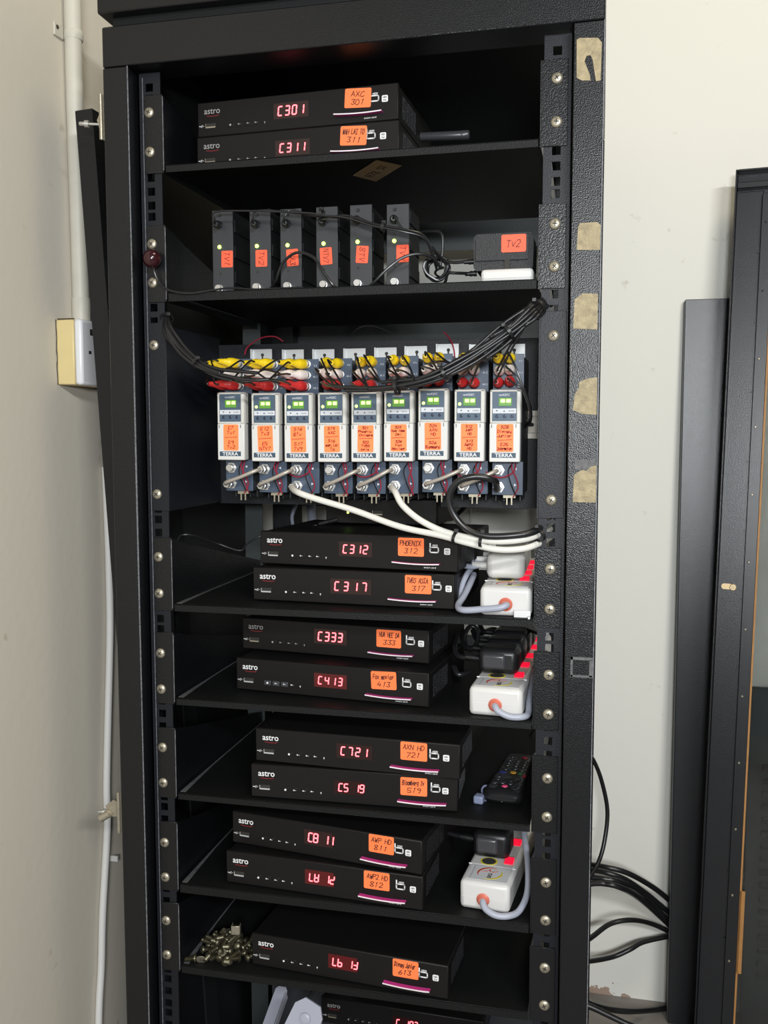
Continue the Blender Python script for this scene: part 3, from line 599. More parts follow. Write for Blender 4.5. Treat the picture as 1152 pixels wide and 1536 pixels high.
for i, pts, m, r, lab in (
    (2, [(-0.0562, -0.0030, 0.9965), (-0.0354, -0.0080, 0.9902), (0.0118, -0.0080, 0.9772), (0.0659, -0.0080, 0.9594), (0.1118, -0.0100, 0.9509), (0.1421, -0.0140, 0.9440), (0.1754, -0.0160, 0.9377), (0.2039, -0.0130, 0.9389), (0.2226, 0.0080, 0.9442)], COAXW, .0036, 'thick white coax cable running from the third modulator, lower of the two'),
    (5, [(0.0584, 0.0020, 0.9977), (0.0686, -0.0060, 0.9833), (0.0888, -0.0080, 0.9674), (0.1152, -0.0080, 0.9553), (0.1457, -0.0130, 0.9491), (0.1752, -0.0150, 0.9464), (0.2037, -0.0110, 0.9488), (0.2224, 0.0100, 0.9536)], COAXW, .0036, 'white coax cable curving down from the sixth modulator, upper of the two'),
    (8, [(0.1718, -0.0100, 1.0123), (0.1534, -0.0200, 1.0169), (0.1341, -0.0220, 1.0118), (0.1236, -0.0200, 0.9955), (0.1278, -0.0180, 0.9764), (0.1426, -0.0180, 0.9598), (0.1647, -0.0190, 0.9524), (0.1968, -0.0160, 0.9536), (0.2141, -0.0080, 0.9568), (0.2237, 0.0100, 0.9618)], BLKCAB, .0037, 'thick black coax cable looping from the ninth modulator to the right rail')):
    a = low(i); t = thing('coax_cable', lab, 'cable', a)
    obj('cable', MB().tube([(0, 0, 0), (0, -.014, -.0005)] + [Vector(p) - a for p in pts] + [Vector(pts[-1]) - a + Vector((.006, .05, 0))], r, 12, 8), m, t); connector(t, (0, .001, 0), (0, -1, 0), .016)

# ---- av cables: two per modulator
TR = [Vector(p) for p in ((-0.0301, -0.0220, 1.1143), (-0.0046, -0.0300, 1.1129), (0.0348, -0.0360, 1.1115), (0.0723, -0.0380, 1.1146), (0.1086, -0.0380, 1.1233), (0.1437, -0.0340, 1.1413), (0.1711, -0.0280, 1.1594), (0.1950, -0.0220, 1.1775), (0.2137, -0.0140, 1.1946), (0.2256, 0.0080, 1.2055))]
TL = [Vector(p) for p in ((-0.0647, -0.0120, 1.1317), (-0.0930, -0.0220, 1.1270), (-0.1235, -0.0260, 1.1295), (-0.1477, -0.0260, 1.1351), (-0.1689, -0.0220, 1.1448), (-0.1928, -0.0160, 1.1625), (-0.2103, -0.0100, 1.1849), (-0.2203, 0.0080, 1.2057))]
def catmull(pts, u):
    n = len(pts) - 1; u = max(0, min(n - 1e-6, u)); i = int(u); t = u - i
    P = [pts[0] * 2 - pts[1]] + pts + [pts[-1] * 2 - pts[-2]]; a, b, c, d = P[i:i + 4]
    return .5 * ((2 * b) + (c - a) * t + (2 * a - 5 * b + 4 * c - d) * t * t + (3 * b - a - 3 * c + d) * t ** 3)
def trunk(pts, u0, off, step=.5, fade=None):
    out = []; u = u0; n = len(pts) - 1
    while u < n: out.append(u); u += step
    out.append(n - 1e-5); res = []
    for u in out:
        p = catmull(pts, u); q = catmull(pts, u + .02) - catmull(pts, u - .02); q.normalize(); nn = Vector((-q.z, 0, q.x)).normalized()
        sp = 1.0 + .35 * math.sin(u * 1.7 + off[2])
        if u > n - .8: sp *= .65
        res.append(p + nn * off[0] * sp + Vector((0, off[1], 0)) * sp)
    return res
SPOT = [(.5, 0), (-.5, .3), (0, -.9), (1.4, .2), (-1.4, .1), (.9, -.9), (-.9, -.8), (2.2, 0), (-2.2, 0), (1.8, -.7), (-1.8, -.7), (.3, .9), (-.6, 1.1), (1.0, 1.0)]
NAMEP = ('yellow_plug', 'white_plug', 'red_plug'); PM = (YEL, WPLUG, RPLUG)
nR = nL = 0
for i in range(9):
    for c in range(2):
        x0, z0 = MODS[i]
        left = i < 3
        t = thing('av_cable', 'black cable with yellow, white, red plugs in %s sockets of %s modulator' % (('left', 'right')[c], ORD[i]), 'cable', (x0 + (.0085, .0215)[c], .03 + PLY, z0 + .1035), 0, 'audio video cables')
        base = Vector(t.location)
        ends = []
        for k_, zz in enumerate((.0130, 0, -.0135)):
            if left: d = Vector((-.60 + .13 * i, -1, random.uniform(-.06, .10))).normalized()
            else: d = Vector((random.uniform(-.12, .10), -1, random.uniform(-.05, .08))).normalized()
            pr = [(.0043, .003), (.0056, .0035), (.0060, .008), (.0062, .013), (.0056, .018), (.0045, .0205), (.0040, .021), (.0040, .0245), (.0034, .025), (.0032, .030), (.0024, .033)]
            obj(NAMEP[k_], MB().lathe(pr, (0, 0, zz), d, 12), PM[k_], t)
            ends.append((Vector((0, 0, zz)) + d * .033, d))
        path, spots = (TL, nL) if left else (TR, nR)
        off = SPOT[spots % len(SPOT)]; sc_ = .0034 if not left else .0029
        off = (off[0] * sc_, off[1] * sc_, spots * 1.3)
        if left: nL += 1
        else: nR += 1
        target = base.x - .022 if left else base.x + .030
        best = min((abs(catmull(path, u / 20).x - target), u / 20) for u in range(20 * (len(path) - 1)))[1]
        if left: best = min(best, 3.0)
        if not left: best = min(best, len(path) - 2.6)
        mb = MB()
        if i == 8 and c == 1:
            tr = [Vector(p) for p in ((0.2008, 0.0100, 1.1110), (0.2070, 0.0180, 1.0915), (0.2055, 0.0400, 1.0771), (0.1957, 0.1000, 1.0715))]
        else:
            tr = trunk(path, best, off)
        tr = [p - base for p in tr]
        mb.tube(tr, .0021, 8, 4)
        j = tr[0]; nxt = (tr[1] - tr[0]).normalized()
        for (e, d) in ends:
            e2 = e + d * .007 + Vector((random.uniform(-.002, .002), 0, random.uniform(-.001, .003)))
            mid = e2.lerp(j, .55) + Vector((0, -.004, random.uniform(-.002, .004)))
            mb.tube([e - d * .004, e, e2, mid, j, j + nxt * .006], .00115, 6, 5)
        obj('wires', mb, BLKCAB, t)

# ---- cable ties
def tie(lab, c, axis, r1, r2, m=BLKRUB, head=(0, -1, .3)):
    t = thing('cable_tie', lab, 'cable tie', c, 0, 'black cable ties')
    q = Vector(axis).normalized().to_track_quat('Z', 'Y'); n = 18; mb = MB(); vs_ = []; fs = []
    for k_ in range(n):
        a = 2 * math.pi * k_ / n
        for (w, e) in ((-.0017, 0), (.0017, 0), (.0017, .0010), (-.0017, .0010)):
            vs_.append(q @ Vector(((r1 + e) * math.cos(a), (r2 + e) * math.sin(a), w)))
    for k_ in range(n):
        for s_ in range(4):
            j = (k_ + 1) % n; fs.append((k_ * 4 + s_, k_ * 4 + (s_ + 1) % 4, j * 4 + (s_ + 1) % 4, j * 4 + s_))
    mb._add(vs_, fs, True); obj('strap', mb, m, t)
    hv = Vector(head).normalized(); hp = hv - Vector(axis).normalized() * hv.dot(Vector(axis).normalized()); hp = hp.normalized() * (max(r1, r2) * .9)
    obj('head', MB(T(*hp)).box(-.0024, .0024, -.003, .0015, -.0022, .0022, .0006), m, t)
def tdir(path, u): return catmull(path, u + .05) - catmull(path, u - .05)
for u, lab in ((2.9, 'black cable tie around the drooping middle of the av cable bundle'), (4.3, 'black cable tie on the av bundle above modulator 7'), (6.6, 'black cable tie where the av bundle climbs to the right'), (8.1, 'black cable tie holding the av bundle to the right rail')):
    tie(lab, catmull(TR, u), tdir(TR, u), .0105, .0088, head=(-.3, -.5, 1))
tie('black cable tie halfway along the left av cable bundle', catmull(TL, 4.0), tdir(TL, 4), .0075, .006, head=(0, -.5, 1))
tie('black cable tie at the left rail holding the left av bundle', catmull(TL, 6.7), tdir(TL, 6.7), .0070, .006, head=(.8, -.5, .6))
tie('black cable tie around the two white coax cables, left one', (0.1291, -0.0110, 0.9492), (1, -.1, -.22), .0095, .0055, head=(0, -.3, 1))
tie('black cable tie around white and black coax cables, right one', (0.1591, -0.0150, 0.9467), (1, -.05, -.12), .0125, .0060, head=(0, -.3, 1))
tie('black cable tie fixing the coax cables to the right rail', (0.2182, -0.0040, 0.9535), (.7, .6, .3), .0120, .0070, head=(0, -.4, 1))

# ---- thin red and black supply wires hanging over the coax plates
for i in range(9):
    x0, z0 = MODS[i]; y = .03 + PLY - .004
    t = thing('supply_wire', 'thin red and black supply wires hanging below the %s white modulator' % ORD[i], 'wire', (x0 + .024, y, z0), 0, 'thin supply wires')
    rnd = random.Random(90 + i); a = rnd.uniform(-.003, .003)
    obj('red_wire', MB().tube([(0, .002, .001), (.001 + a, -.003, -.008), (.005, -.002, -.018 + a), (.007, 0, -.030), (.0015, .001, -.041)], .0008, 6), REDW, t)
    obj('red_wire', MB().tube([(.004, .002, .001), (.003, -.004, -.010), (-.004 + a, -.004, -.016), (-.016, -.004, -.018), (-.030, .002, -.012)] if i in (2, 4, 7, 8) else [(.003, .002, .001), (.004 + a, -.003, -.010), (.002, -.003, -.022), (.007, .001, -.040)], .0008, 6), REDW, t)
    obj('black_wire', MB().tube([(.002, .003, .001), (-.004, -.001, -.010), (-.002, -.003, -.022), (.004, 0, -.038)], .0008, 6), BLKCAB, t)
for pts, m, lab in (([(-0.1725, 0.1350, 1.1665), (-0.1677, 0.1350, 1.1767), (-0.1491, 0.1350, 1.1875), (-0.1319, 0.1380, 1.1891), (-0.1208, 0.1400, 1.1830)], REDW, 'thin red wire arching above the left modulators'), ([(0.0904, 0.1400, 1.1898), (0.0996, 0.1350, 1.1792), (0.1047, 0.1300, 1.1664), (0.1059, 0.1280, 1.1556)], REDW, 'thin dark red wire dropping behind modulator 7'),
                    ([(-0.0280, 0.1350, 1.1888), (-0.0153, 0.1300, 1.1972), (0.0020, 0.1300, 1.1984), (0.0256, 0.1400, 1.1897)], BLKCAB, 'thin black wire arching above the middle of the modulator panel')):
    tag(obj('thin_wire', MB().tube(pts, .0009, 6), m), lab, 'wire')

# ================================================================ second shelf: mini modulators, adapter, cables
ZS = SZ[1]
MM = [((-0.1744, 0.0400, 1.3294), 'TV1'), ((-0.1270, 0.0400, 1.3277), 'TV2'), ((-0.0888, 0.0400, 1.3264), 'TV3'), ((-0.0446, 0.0400, 1.3263), 'NTV7'), ((-0.0036, 0.0400, 1.3264), '8TV'), ((0.0399, 0.0400, 1.3248), 'TV9')]
PLUGS = []
for i, (p, tx) in enumerate(MM):
    h = p[2] - ZS; w = .0262
    t = thing('mini_modulator', 'slim dark grey upright modulator with green lamp and %s sticker, second shelf' % tx, 'modulator', (p[0], .04, ZS), 0, 'slim upright modulators')
    obj('case', MB().box(.001, w - .001, .002, .065, .001, h - .001, .0008), DARK, t)
    obj('front_plate', MB().box(0, w, 0, .0022, .0, h, .0004), MODG, t)
    mb = MB()
    for k_ in range(3): mb.box(w - .001, w + .0007, .006, .060, .016 + k_ * .030, .030 + k_ * .030, .0003)
    obj('side_rib', mb, DARK, t)
    obj('indicator_lamp', MB().lathe([(.0022, 0), (.0022, .001), (.0012, .0022), (.0004, .0025)], (.0090, 0, h * .575), (0, -1, 0), 12), LEDG, t)
    sx, sr = [(.0185, 1), (.0145, 0), (.0150, -3), (.0120, -3), (.0145, 4), (.0188, 0)][i]
    sticker(t, sx, -.0001, h * .575 - .0145, .0145, .0195, [tx], REDPAP, INKB, rot=sr, seed=60 + i, turn=90, field=(.0165, .010), pw=.0006, r=.0012)
    obj('front_screw', MB().lathe([(.0022, 0), (.0018, .0007)], (.0095, 0, h - .006), (0, -1, 0), 10), BLKRUB, t)
    obj('trim_hole', MB().lathe([(.0017, 0), (.0017, .0003)], (.0095, 0, .027), (0, -1, 0), 10), SLOT, t)
    cs = obj('coax_socket', MB().lathe([(.0046, 0), (.0046, .006), (.0038, .0062), (.0038, .011)], (.0105, 0, .0085), (0, -1, 0), 12), STEEL, t)
    PLUGS.append(Vector((p[0] + .0095, .04, ZS + h - .017)))
trk = [Vector(q) for q in ((-0.0306, 0.0150, 1.3118), (0.0000, 0.0120, 1.3073), (0.0314, 0.0100, 1.2965), (0.0657, 0.0100, 1.2883), (0.0876, 0.0180, 1.2816), (0.0946, 0.0300, 1.2659), (0.0982, 0.0400, 1.2512))]
for i, a in enumerate(PLUGS):
    t = thing('power_lead', 'thin black power lead plugged into the slim modulator with the %s sticker' % MM[i][1], 'cable', a, 0, 'thin power leads')
    obj('plug', MB().lathe([(.0044, 0), (.0046, .008), (.0042, .014), (.0026, .016)], (0, 0, 0), (.1, -1, -.15), 10), BLKRUB, t)
    near = min(range(len(trk) - 1), key=lambda k_: abs(trk[k_].x - (a.x + .02)))
    s0 = Vector((.0016, -.016, -.0024)); off = Vector((0, (i % 3 - 1) * .0022, (i // 3 - .5) * .0028))
    run = [trk[k_] + off * (1 + .4 * math.sin(k_ + i)) - a for k_ in range(max(near, 0), len(trk))]
    if i < 3: lead = [s0, s0 + Vector((.002, -.008, .003)), Vector((.012, -.024, .010)), (run[0] + Vector((-.02, 0, .004)))]
    else: lead = [s0, s0 + Vector((.004, -.008, .000))]
    obj('lead', MB().tube(lead + run, .0012, 7), BLKCAB, t)
tie('black cable tie on the power leads above the fourth slim modulator', (-0.0306, 0.0150, 1.3132), (1, 0, -.1), .005, .005, head=(0, -.2, 1))
tie('black cable tie on the power leads between the last two slim modulators', (0.0429, 0.0100, 1.2937), (1, 0, -.2), .005, .005, head=(0, -.2, 1))
for pts, lab in (([(-0.0978, 0.0300, 1.2335), (-0.0876, 0.0200, 1.2416), (-0.0775, 0.0150, 1.2593), (-0.0595, 0.0120, 1.2701), (-0.0389, 0.0100, 1.2636), (-0.0243, 0.0080, 1.2433), (-0.0129, 0.0120, 1.2286), (-0.0080, 0.0400, 1.2310)], 'thin black lead looping in front of the third slim modulator'),
                 ([(0.0132, 0.0200, 1.2274), (0.0292, 0.0060, 1.2292), (0.0481, 0.0040, 1.2458), (0.0662, 0.0080, 1.2588), (0.0839, 0.0140, 1.2628), (0.0972, 0.0240, 1.2589), (0.1046, 0.0340, 1.2492)], 'thin black lead arching in front of the sixth slim modulator'),
                 ([(0.1004, 0.0500, 1.2528), (0.1034, 0.0500, 1.2729), (0.1017, 0.0500, 1.2917), (0.0877, 0.0550, 1.2956), (0.0611, 0.0700, 1.2977)], 'thin black lead rising behind the coiled leads')):
    tag(obj('loose_lead', MB().tube(pts, .0017, 7), BLKCAB), lab, 'cable')
t = thing('lead_coil', 'tight coil of black power lead left of the big black adapter', 'cable', (0.0957, 0.0550, 1.2372), 0)
mb = MB(); pts = []
for k_ in range(60):
    a = k_ * .62; pts.append((.013 * math.cos(a) * (1 + .15 * math.sin(k_)), .006 * math.sin(k_ * .33), .016 + .0125 * math.sin(a) * (1 + .12 * math.cos(k_ * 1.7))))
obj('lead', mb.tube(pts, .0017, 6, 3), BLKCAB, t); obj('wrap', MB().tube([(.003 + .0045 * math.cos(a / 5), .009 * math.sin(a / 5), .004 + .0004 * a) for a in range(0, 64)], .0014, 6, 2), BLKCAB, t)
# power strip end + adapter
def rbox(x0, x1, y0, y1, z0, z1, b): return MB().box(x0, x1, y0, y1, z0, z1, b)
pe = (0.2117, 0.0200, 1.2269)
t = thing('power_strip', 'low white power strip end under the big black adapter on the second shelf', 'power strip', (.1520, .012, ZS), 0, 'white power strips')
obj('housing', rbox(0, .0575, 0, .24, 0, .0150, .004), STRIPW, t); obj('seam', MB().box(.002, .0555, -.0002, .001, .0045, .0049), PRINTG, t)
obj('switch', MB().box(.004, .012, .020, .032, .0150, .0175, .0006), NEON, t)
t = thing('power_adapter', 'big black plug-in adapter with red-orange Tv2 sticker on the white strip', 'adapter', (.1425, .022, ZS + .0152), 0)
mb = MB(); mb.prism([(.003, .0), (.0645, .0), (.0655, .004), (.0660, .034), (.0625, .0400), (.0035, .0400), (0, .036), (0, .004)], 'y', .002, .055)
obj('case', mb, ADAPT, t)
mb = MB(); mb.prism([(.003, .0105), (.0605, .0105), (.0605, .036), (.058, .0385), (.0055, .0385), (.003, .036)], 'y', .002, -.0012); obj('front_face', mb, ADAPT, t)
obj('earth_slot', MB().box(.0345, .0400, -.0006, .003, .0005, .0125), SLOT, t)
sticker(t, .0445, -.0013, .0280, .0270, .0190, ['Tv2'], REDPAP, INKB, seed=71, pw=.0008, field=(.016, .012))
for k_, z in enumerate((.0085, -.0030)):
    obj('strain_relief', MB().lathe([(.0034, 0), (.0034, .003), (.0028, .0032), (.0028, .005), (.0032, .0052), (.0030, .008), (.0024, .0082), (.0022, .013)], (.001, .012 + .01 * k_, z + .004), (-1, -.1, -.05), 10), BLKRUB, t)
    obj('cord', MB().tube([(-.010, .010 + .01 * k_, z + .004), (-.022, .008, z + .003), (-.030, .010, .0 if k_ else .000), (-.034, .016, -.012 + .004 * k_), (-.042, .030, -.012)] if k_ else [(-.010, .011, .0125), (-.024, .010, .0120), (-.036, .014, .016), (-.046, .026, .026), (-.052, .030, .034)], .0018, 7), BLKCAB, t)

# infrared eye on the left rail
a = Vector((-0.2277, -0.0120, 1.2661))
t = thing('infrared_eye', 'dark red infrared receiver bulb hooked on the left rail', 'receiver', a)
obj('dome', MB().ball((0, 0, 0), .0108, 16, 1.0), MAROON, t)
obj('cable', MB().tube([Vector(q) - a for q in ((-0.2272, -0.0100, 1.2588), (-0.2267, -0.0080, 1.2500), (-0.2207, -0.0070, 1.2377), (-0.2074, -0.0070, 1.2296), (-0.1837, -0.0060, 1.2259), (-0.1559, -0.0030, 1.2291), (-0.1382, 0.0040, 1.2318), (-0.1118, 0.0100, 1.2303), (-0.0910, 0.0200, 1.2318), (-0.0576, 0.0300, 1.2336))], .0013, 7), BLKCAB, t)

# small rod on the top shelf
ra = Vector((0.0633, 0.1500, 1.4314)); rb = Vector((0.1192, 0.1500, 1.4299)); L_ = (rb - ra).length
t = thing('rod', 'short dark grey rod sticking out from the right side of the C301 decoder', 'rod', ra, 0, rot=(0, -math.atan2(rb.z - ra.z, rb.x - ra.x), 0))
obj('shaft', MB().lathe([(.0040, -.03), (.0052, -.029), (.0052, L_ - .010), (.0046, L_ - .008)], (0, 0, 0), (1, 0, 0), 14), GRAF, t); obj('end_cap', MB().lathe([(.0055, L_ - .010), (.0055, L_ - .001), (.0045, L_)], (0, 0, 0), (1, 0, 0), 14), GRAF, t)

# ================================================================ power strips with neon switches, plugs
def power_strip(loc, yaw, n, label, L, w=.0605, h=.0335, first=.060, pitch=.048, logo=True, cord=None, bush=.5):
    t = thing('power_strip', label, 'power strip', loc, R(yaw), 'white power strips')
    obj('housing', MB().box(0, w, 0, L, 0, h, .0055), STRIPW, t)
    obj('seam', MB().box(.004, w - .004, -.0002, .001, h * .45, h * .45 + .0004), LABELG, t)
    lb = obj('top_label', MB().box(.0055, w - .0045, .006, .043, h - .0002, h + .0003, .0002), LABELG, t)
    if logo:
        mb = MB(); my = MB(); c = (.031, .025)
        for k_ in range(14):
            a0, a1 = R(70 + k_ * 10), R(70 + (k_ + 1) * 10)
            wd_ = .0022 * math.sin(math.pi * (k_ + .5) / 14) + .0006
            for (m_, s_) in ((mb, 1), (my, -1)):
                q = [(c[0] + s_ * (.0150 - wd_) * math.cos(a0), c[1] + s_ * (.0150 - wd_) * math.sin(a0)), (c[0] + s_ * .0150 * math.cos(a0), c[1] + s_ * .0150 * math.sin(a0)), (c[0] + s_ * .0150 * math.cos(a1), c[1] + s_ * .0150 * math.sin(a1)), (c[0] + s_ * (.0150 - wd_) * math.cos(a1), c[1] + s_ * (.0150 - wd_) * math.sin(a1))]
                m_.prism(q, 'z', h + .0003, h + .0005)
        Mx = T(c[0], c[1] + .004, h + .0005)
        for q in ([(-.003, .006), (.000, .001), (-.001, .008)], [(.000, .002), (.004, .003), (.009, .006), (.003, .001)], [(-.010, .000), (-.003, .004), (-.004, .002)]): mb.prism([(c[0] + p[0], c[1] + .002 + p[1]) for p in q], 'z', h + .0003, h + .0006)
        obj('logo_swoosh', mb, REDARC, lb); obj('logo_arc', my, YELRING, lb)
        tm = MB(); tm.text('EKS', .0062, T(c[0] + .0030, c[1] - .0060, h + .0004) @ Matrix.Rotation(R(90), 4, 'Z') @ Matrix.Rotation(R(-90), 4, 'X'), .03, width=.0115); obj('logo_text', tm, SLOT, lb)
        tm = MB(); tm.text('POWER EXTENSION', .0022, T(.0115, .024, h + .0004) @ Matrix.Rotation(R(90), 4, 'Z') @ Matrix.Rotation(R(-90), 4, 'X'), .0, width=.030); obj('side_text', tm, PRINTG, lb)
    obj('parting_line', MB().box(.001, w - .001, .0455, .0461, h - .001, h + .0002), PRINTW, t)
    for k_ in range(n):
        y = first + k_ * pitch
        rg = obj('socket_ring', MB().lathe([(.0105, 0), (.0105, .0004)], (.0235, y - .006, h), (0, 0, 1), 20), YELRING, t)
        obj('socket_face', MB().lathe([(.0085, .0004), (.0085, .0006)], (.0235, y - .006, h), (0, 0, 1), 18), GRAF, rg)
        mb = MB(); mb.prism([(y - .0065, h - .0005), (y + .0065, h - .0005), (y + .0065, h + .0035), (y + .004, h + .0040), (y - .0065, h + .0010)], 'x', w - .0170, w - .0065)
        obj('switch', mb, NEON, t)
    bx = w * bush
    b = obj('cord_bush', MB().lathe([(.0072, 0), (.0078, .0016), (.0060, .0024), (.0045, .006)], (bx, .0005, h * .42), (0, -1, 0), 16), TERRAC, t)
    if cord: obj('cord', MB().tube([(bx, .002, h * .42), (bx + .001, -.006, h * .42)] + cord, .0038, 10), GREYC, t)
    return t
def plug(strip_loc, yaw, k_, label, mbody, h, first=.060, pitch=.048, w=.046, ph=.030, cord=None, mcord=None, strip_w=.0605, dx=0, cap=True, group='black mains plugs'):
    o = Vector((.0245 + dx, first + k_ * pitch, h)); rz = Matrix.Rotation(R(yaw), 3, 'Z')
    t = thing('mains_plug', label, 'plug', Vector(strip_loc) + rz @ o, R(yaw), group)
    mb = MB(); mb.prism([(-w * .50, 0.001), (w * .42, .001), (w * .52, .006), (w * .54, ph * .7), (w * .40, ph), (-w * .30, ph), (-w * .50, ph * .75)], 'y', -.0185, .0185)
    bm_ = MB(); bm_.box(-w * .5, w * .5, -.0190, .0190, .0008, ph, .0075)
    obj('body', bm_, mbody, t)
    if cap: obj('grip', MB().box(-w * .40, w * .20, -.0225, -.012, ph * .22, ph * .82, .0040), GRAF if mbody is not WHITEP else mbody, t)
    if cord:
        obj('strain_relief', MB().lathe([(.0052, 0), (.0048, .004), (.0040, .0042), (.0040, .006), (.0046, .0062), (.0044, .010), (.0038, .0102), (.0038, .012), (.0042, .0122), (.0036, .020)], (-w * .46, 0, ph * .45), (-1, 0, .06), 10), mbody, t)
        obj('cord', MB().tube([(-w * .46 - .012, 0, ph * .45)] + cord, .0034, 9), mcord, t)
    return t
# fourth shelf strip
L4 = (.1425, .0075, SZ[3]); 
power_strip(L4, -3, 5, 'white power strip with five lit red switches on the fourth shelf', .31, first=.060, pitch=.050, w=.0610, h=.0335,
            cord=[(.036, -.0085, .0095), (.048, -.0080, .0046), (.062, -.004, .0042), (.0665, .010, .0048), (.0655, .03, .016), (.0655, .08, .034), (.066, .14, .050), (.066, .20, .06)], bush=.50)
for k_, lab in enumerate(('nearest black mains plug on the fourth shelf strip', 'second black mains plug on the fourth shelf strip', 'third black mains plug on the fourth shelf strip', 'fourth black mains plug on the fourth shelf strip')):
    plug(L4, -3, k_, lab, BLKRUB, .0341, pitch=.050, first=.072, w=.048, ph=.032, cord=[(-.052, .006, .014), (-.060, .020, .020), (-.062, .045, .030 - .004 * k_)] if k_ < 2 else [(-.048, .008, .014), (-.058, .03, .020)], mcord=BLKCAB)
# sixth shelf strip
L6 = (.1320, .0160, SZ[5])
power_strip(L6, -5, 3, 'white power strip with a black plug and red switches on the sixth shelf', .22, first=.062, pitch=.054, w=.0590, h=.0345,
            cord=[(.034, -.0110, .0092), (.046, -.0125, .0046), (.060, -.0085, .0042), (.0700, .004, .0060), (.0760, .022, .020), (.0735, .040, .045), (.064, .070, .066), (.052, .12, .080)], bush=.48)
plug(L6, -5, 0, 'black mains plug in the front socket of the sixth shelf strip', BLKRUB, .0351, pitch=.054, first=.078, w=.046, ph=.034, cord=[(-.060, .006, .016), (-.075, .014, .018), (-.09, .05, .014)], mcord=BLKCAB)
# third shelf strip with white plugs
L3 = (.1545, .0065, SZ[2])
power_strip(L3, 1, 4, 'white power strip with three white plugs on the third shelf', .26, first=.058, pitch=.047, w=.0580, h=.0330,
            cord=[(.022, -.0085, .0110), (.004, -.0065, .0085), (-.018, -.003, .0060), (-.026, .012, .0080), (-.022, .035, .016), (-.018, .055, .026), (-.016, .08, .034)], bush=.50)
for k_, lab in enumerate(('nearest white mains plug on the third shelf strip', 'second white mains plug on the third shelf strip', 'farthest white mains plug on the third shelf strip')):
    plug(L3, 1, k_, lab, WHITEP, .0336, first=.066, pitch=.047, w=.0450, ph=.031, cap=False, cord=[(-.042, .0, .012), (-.054, .006, .013), (-.062, .02, .015)], mcord=GREYC, group='white mains plugs')
# little grey clip at that strip
tag(obj('plastic_clip', MB().box(.193, .2115, .002, .0045, SZ[2] + .0002, SZ[2] + .0085, .0006).box(.209, .2115, -.0055, .0045, SZ[2] + .0002, SZ[2] + .0030, .0004), LABELG), 'translucent grey plastic clip at the right end of the third shelf', 'clip')
# tangle behind: black cables on third shelf and fourth shelf right sides
for i_, (pts, m, r, lab) in enumerate((
    ([(0.1257, 0.0500, 0.8644), (0.1265, 0.0600, 0.8827), (0.1306, 0.0700, 0.8957), (0.1343, 0.0900, 0.9026), (0.1277, 0.1200, 0.9083), (0.1092, 0.1600, 0.9094)], GREYC, .0034, 'grey cord standing between the C317 decoder and the white plugs'),
    ([(0.0980, 0.2000, 0.8861), (0.1151, 0.1800, 0.9000), (0.1326, 0.1800, 0.9041), (0.1416, 0.2000, 0.8964), (0.1451, 0.2400, 0.8949)], BLKCAB, .003, 'black cord tangled behind the white plugs'),
    ([(0.1004, 0.2200, 0.8962), (0.1167, 0.2000, 0.9064), (0.1257, 0.2000, 0.8977), (0.1168, 0.2000, 0.8903), (0.1050, 0.2200, 0.8945)], BLKCAB, .0028, 'small black cord loop behind the C312 decoder'),
    ([(0.1187, 0.1600, 0.7832), (0.1145, 0.1700, 0.7985), (0.1201, 0.1800, 0.8100), (0.1298, 0.1800, 0.8060), (0.1303, 0.1700, 0.7904), (0.1221, 0.1600, 0.7834)], BLKCAB, .003, 'black cord loop on the fourth shelf behind the plugs'),
    ([(0.1075, 0.1200, 0.7704), (0.1158, 0.1100, 0.7632), (0.1286, 0.1200, 0.7648)], BLKCAB, .0036, 'thick black cord bend left of the fourth shelf plugs'),
    ([(0.1203, 0.3000, 0.7758), (0.1420, 0.2600, 0.7909), (0.1625, 0.2400, 0.7905), (0.1926, 0.2000, 0.8057), (0.2201, 0.1000, 0.8210)], BLKCAB, .0036, 'black cord crossing to the right rail above the fourth shelf strip'),
    ([(0.0997, 0.3000, 0.6684), (0.1221, 0.3600, 0.6174), (0.1642, 0.3400, 0.6226), (0.1855, 0.3200, 0.6184), (0.2000, 0.3000, 0.6456)], BLKCAB, .0016, 'thin black cord hanging under the fourth shelf at the right'),
    ([(0.0318, 0.4000, 0.9376), (0.0465, 0.4000, 0.9317), (0.0642, 0.3800, 0.9338), (0.0794, 0.3600, 0.9459), (0.0894, 0.3600, 0.9561)], BLKCAB, .0034, 'black cord hanging below the modulator panel'),
    ([(0.0458, 0.7150, 0.9325), (0.0473, 0.7150, 0.8885), (0.0425, 0.7150, 0.8569), (0.078, .715, .45), (.07, .715, .002)], COAXW, .0025, 'thin white cord hanging on the wall behind the rack'),
    ([(-0.1988, 0.5000, 0.9477), (-0.1966, 0.5000, 0.9214), (-0.1859, 0.4800, 0.8928), (-0.1822, 0.4600, 0.8636)], GREYC, .008, 'grey ducted cable hanging at the back of the rack'),
    ([(-0.1963, 0.4200, 0.9535), (-0.2056, 0.4200, 0.9282), (-0.1946, 0.4000, 0.9032)], GREYC, .003, 'thin grey cable at the back left of the C312 decoder'))):
    tag(obj('cord', MB().tube(pts, r, 9), m), lab, 'cord')
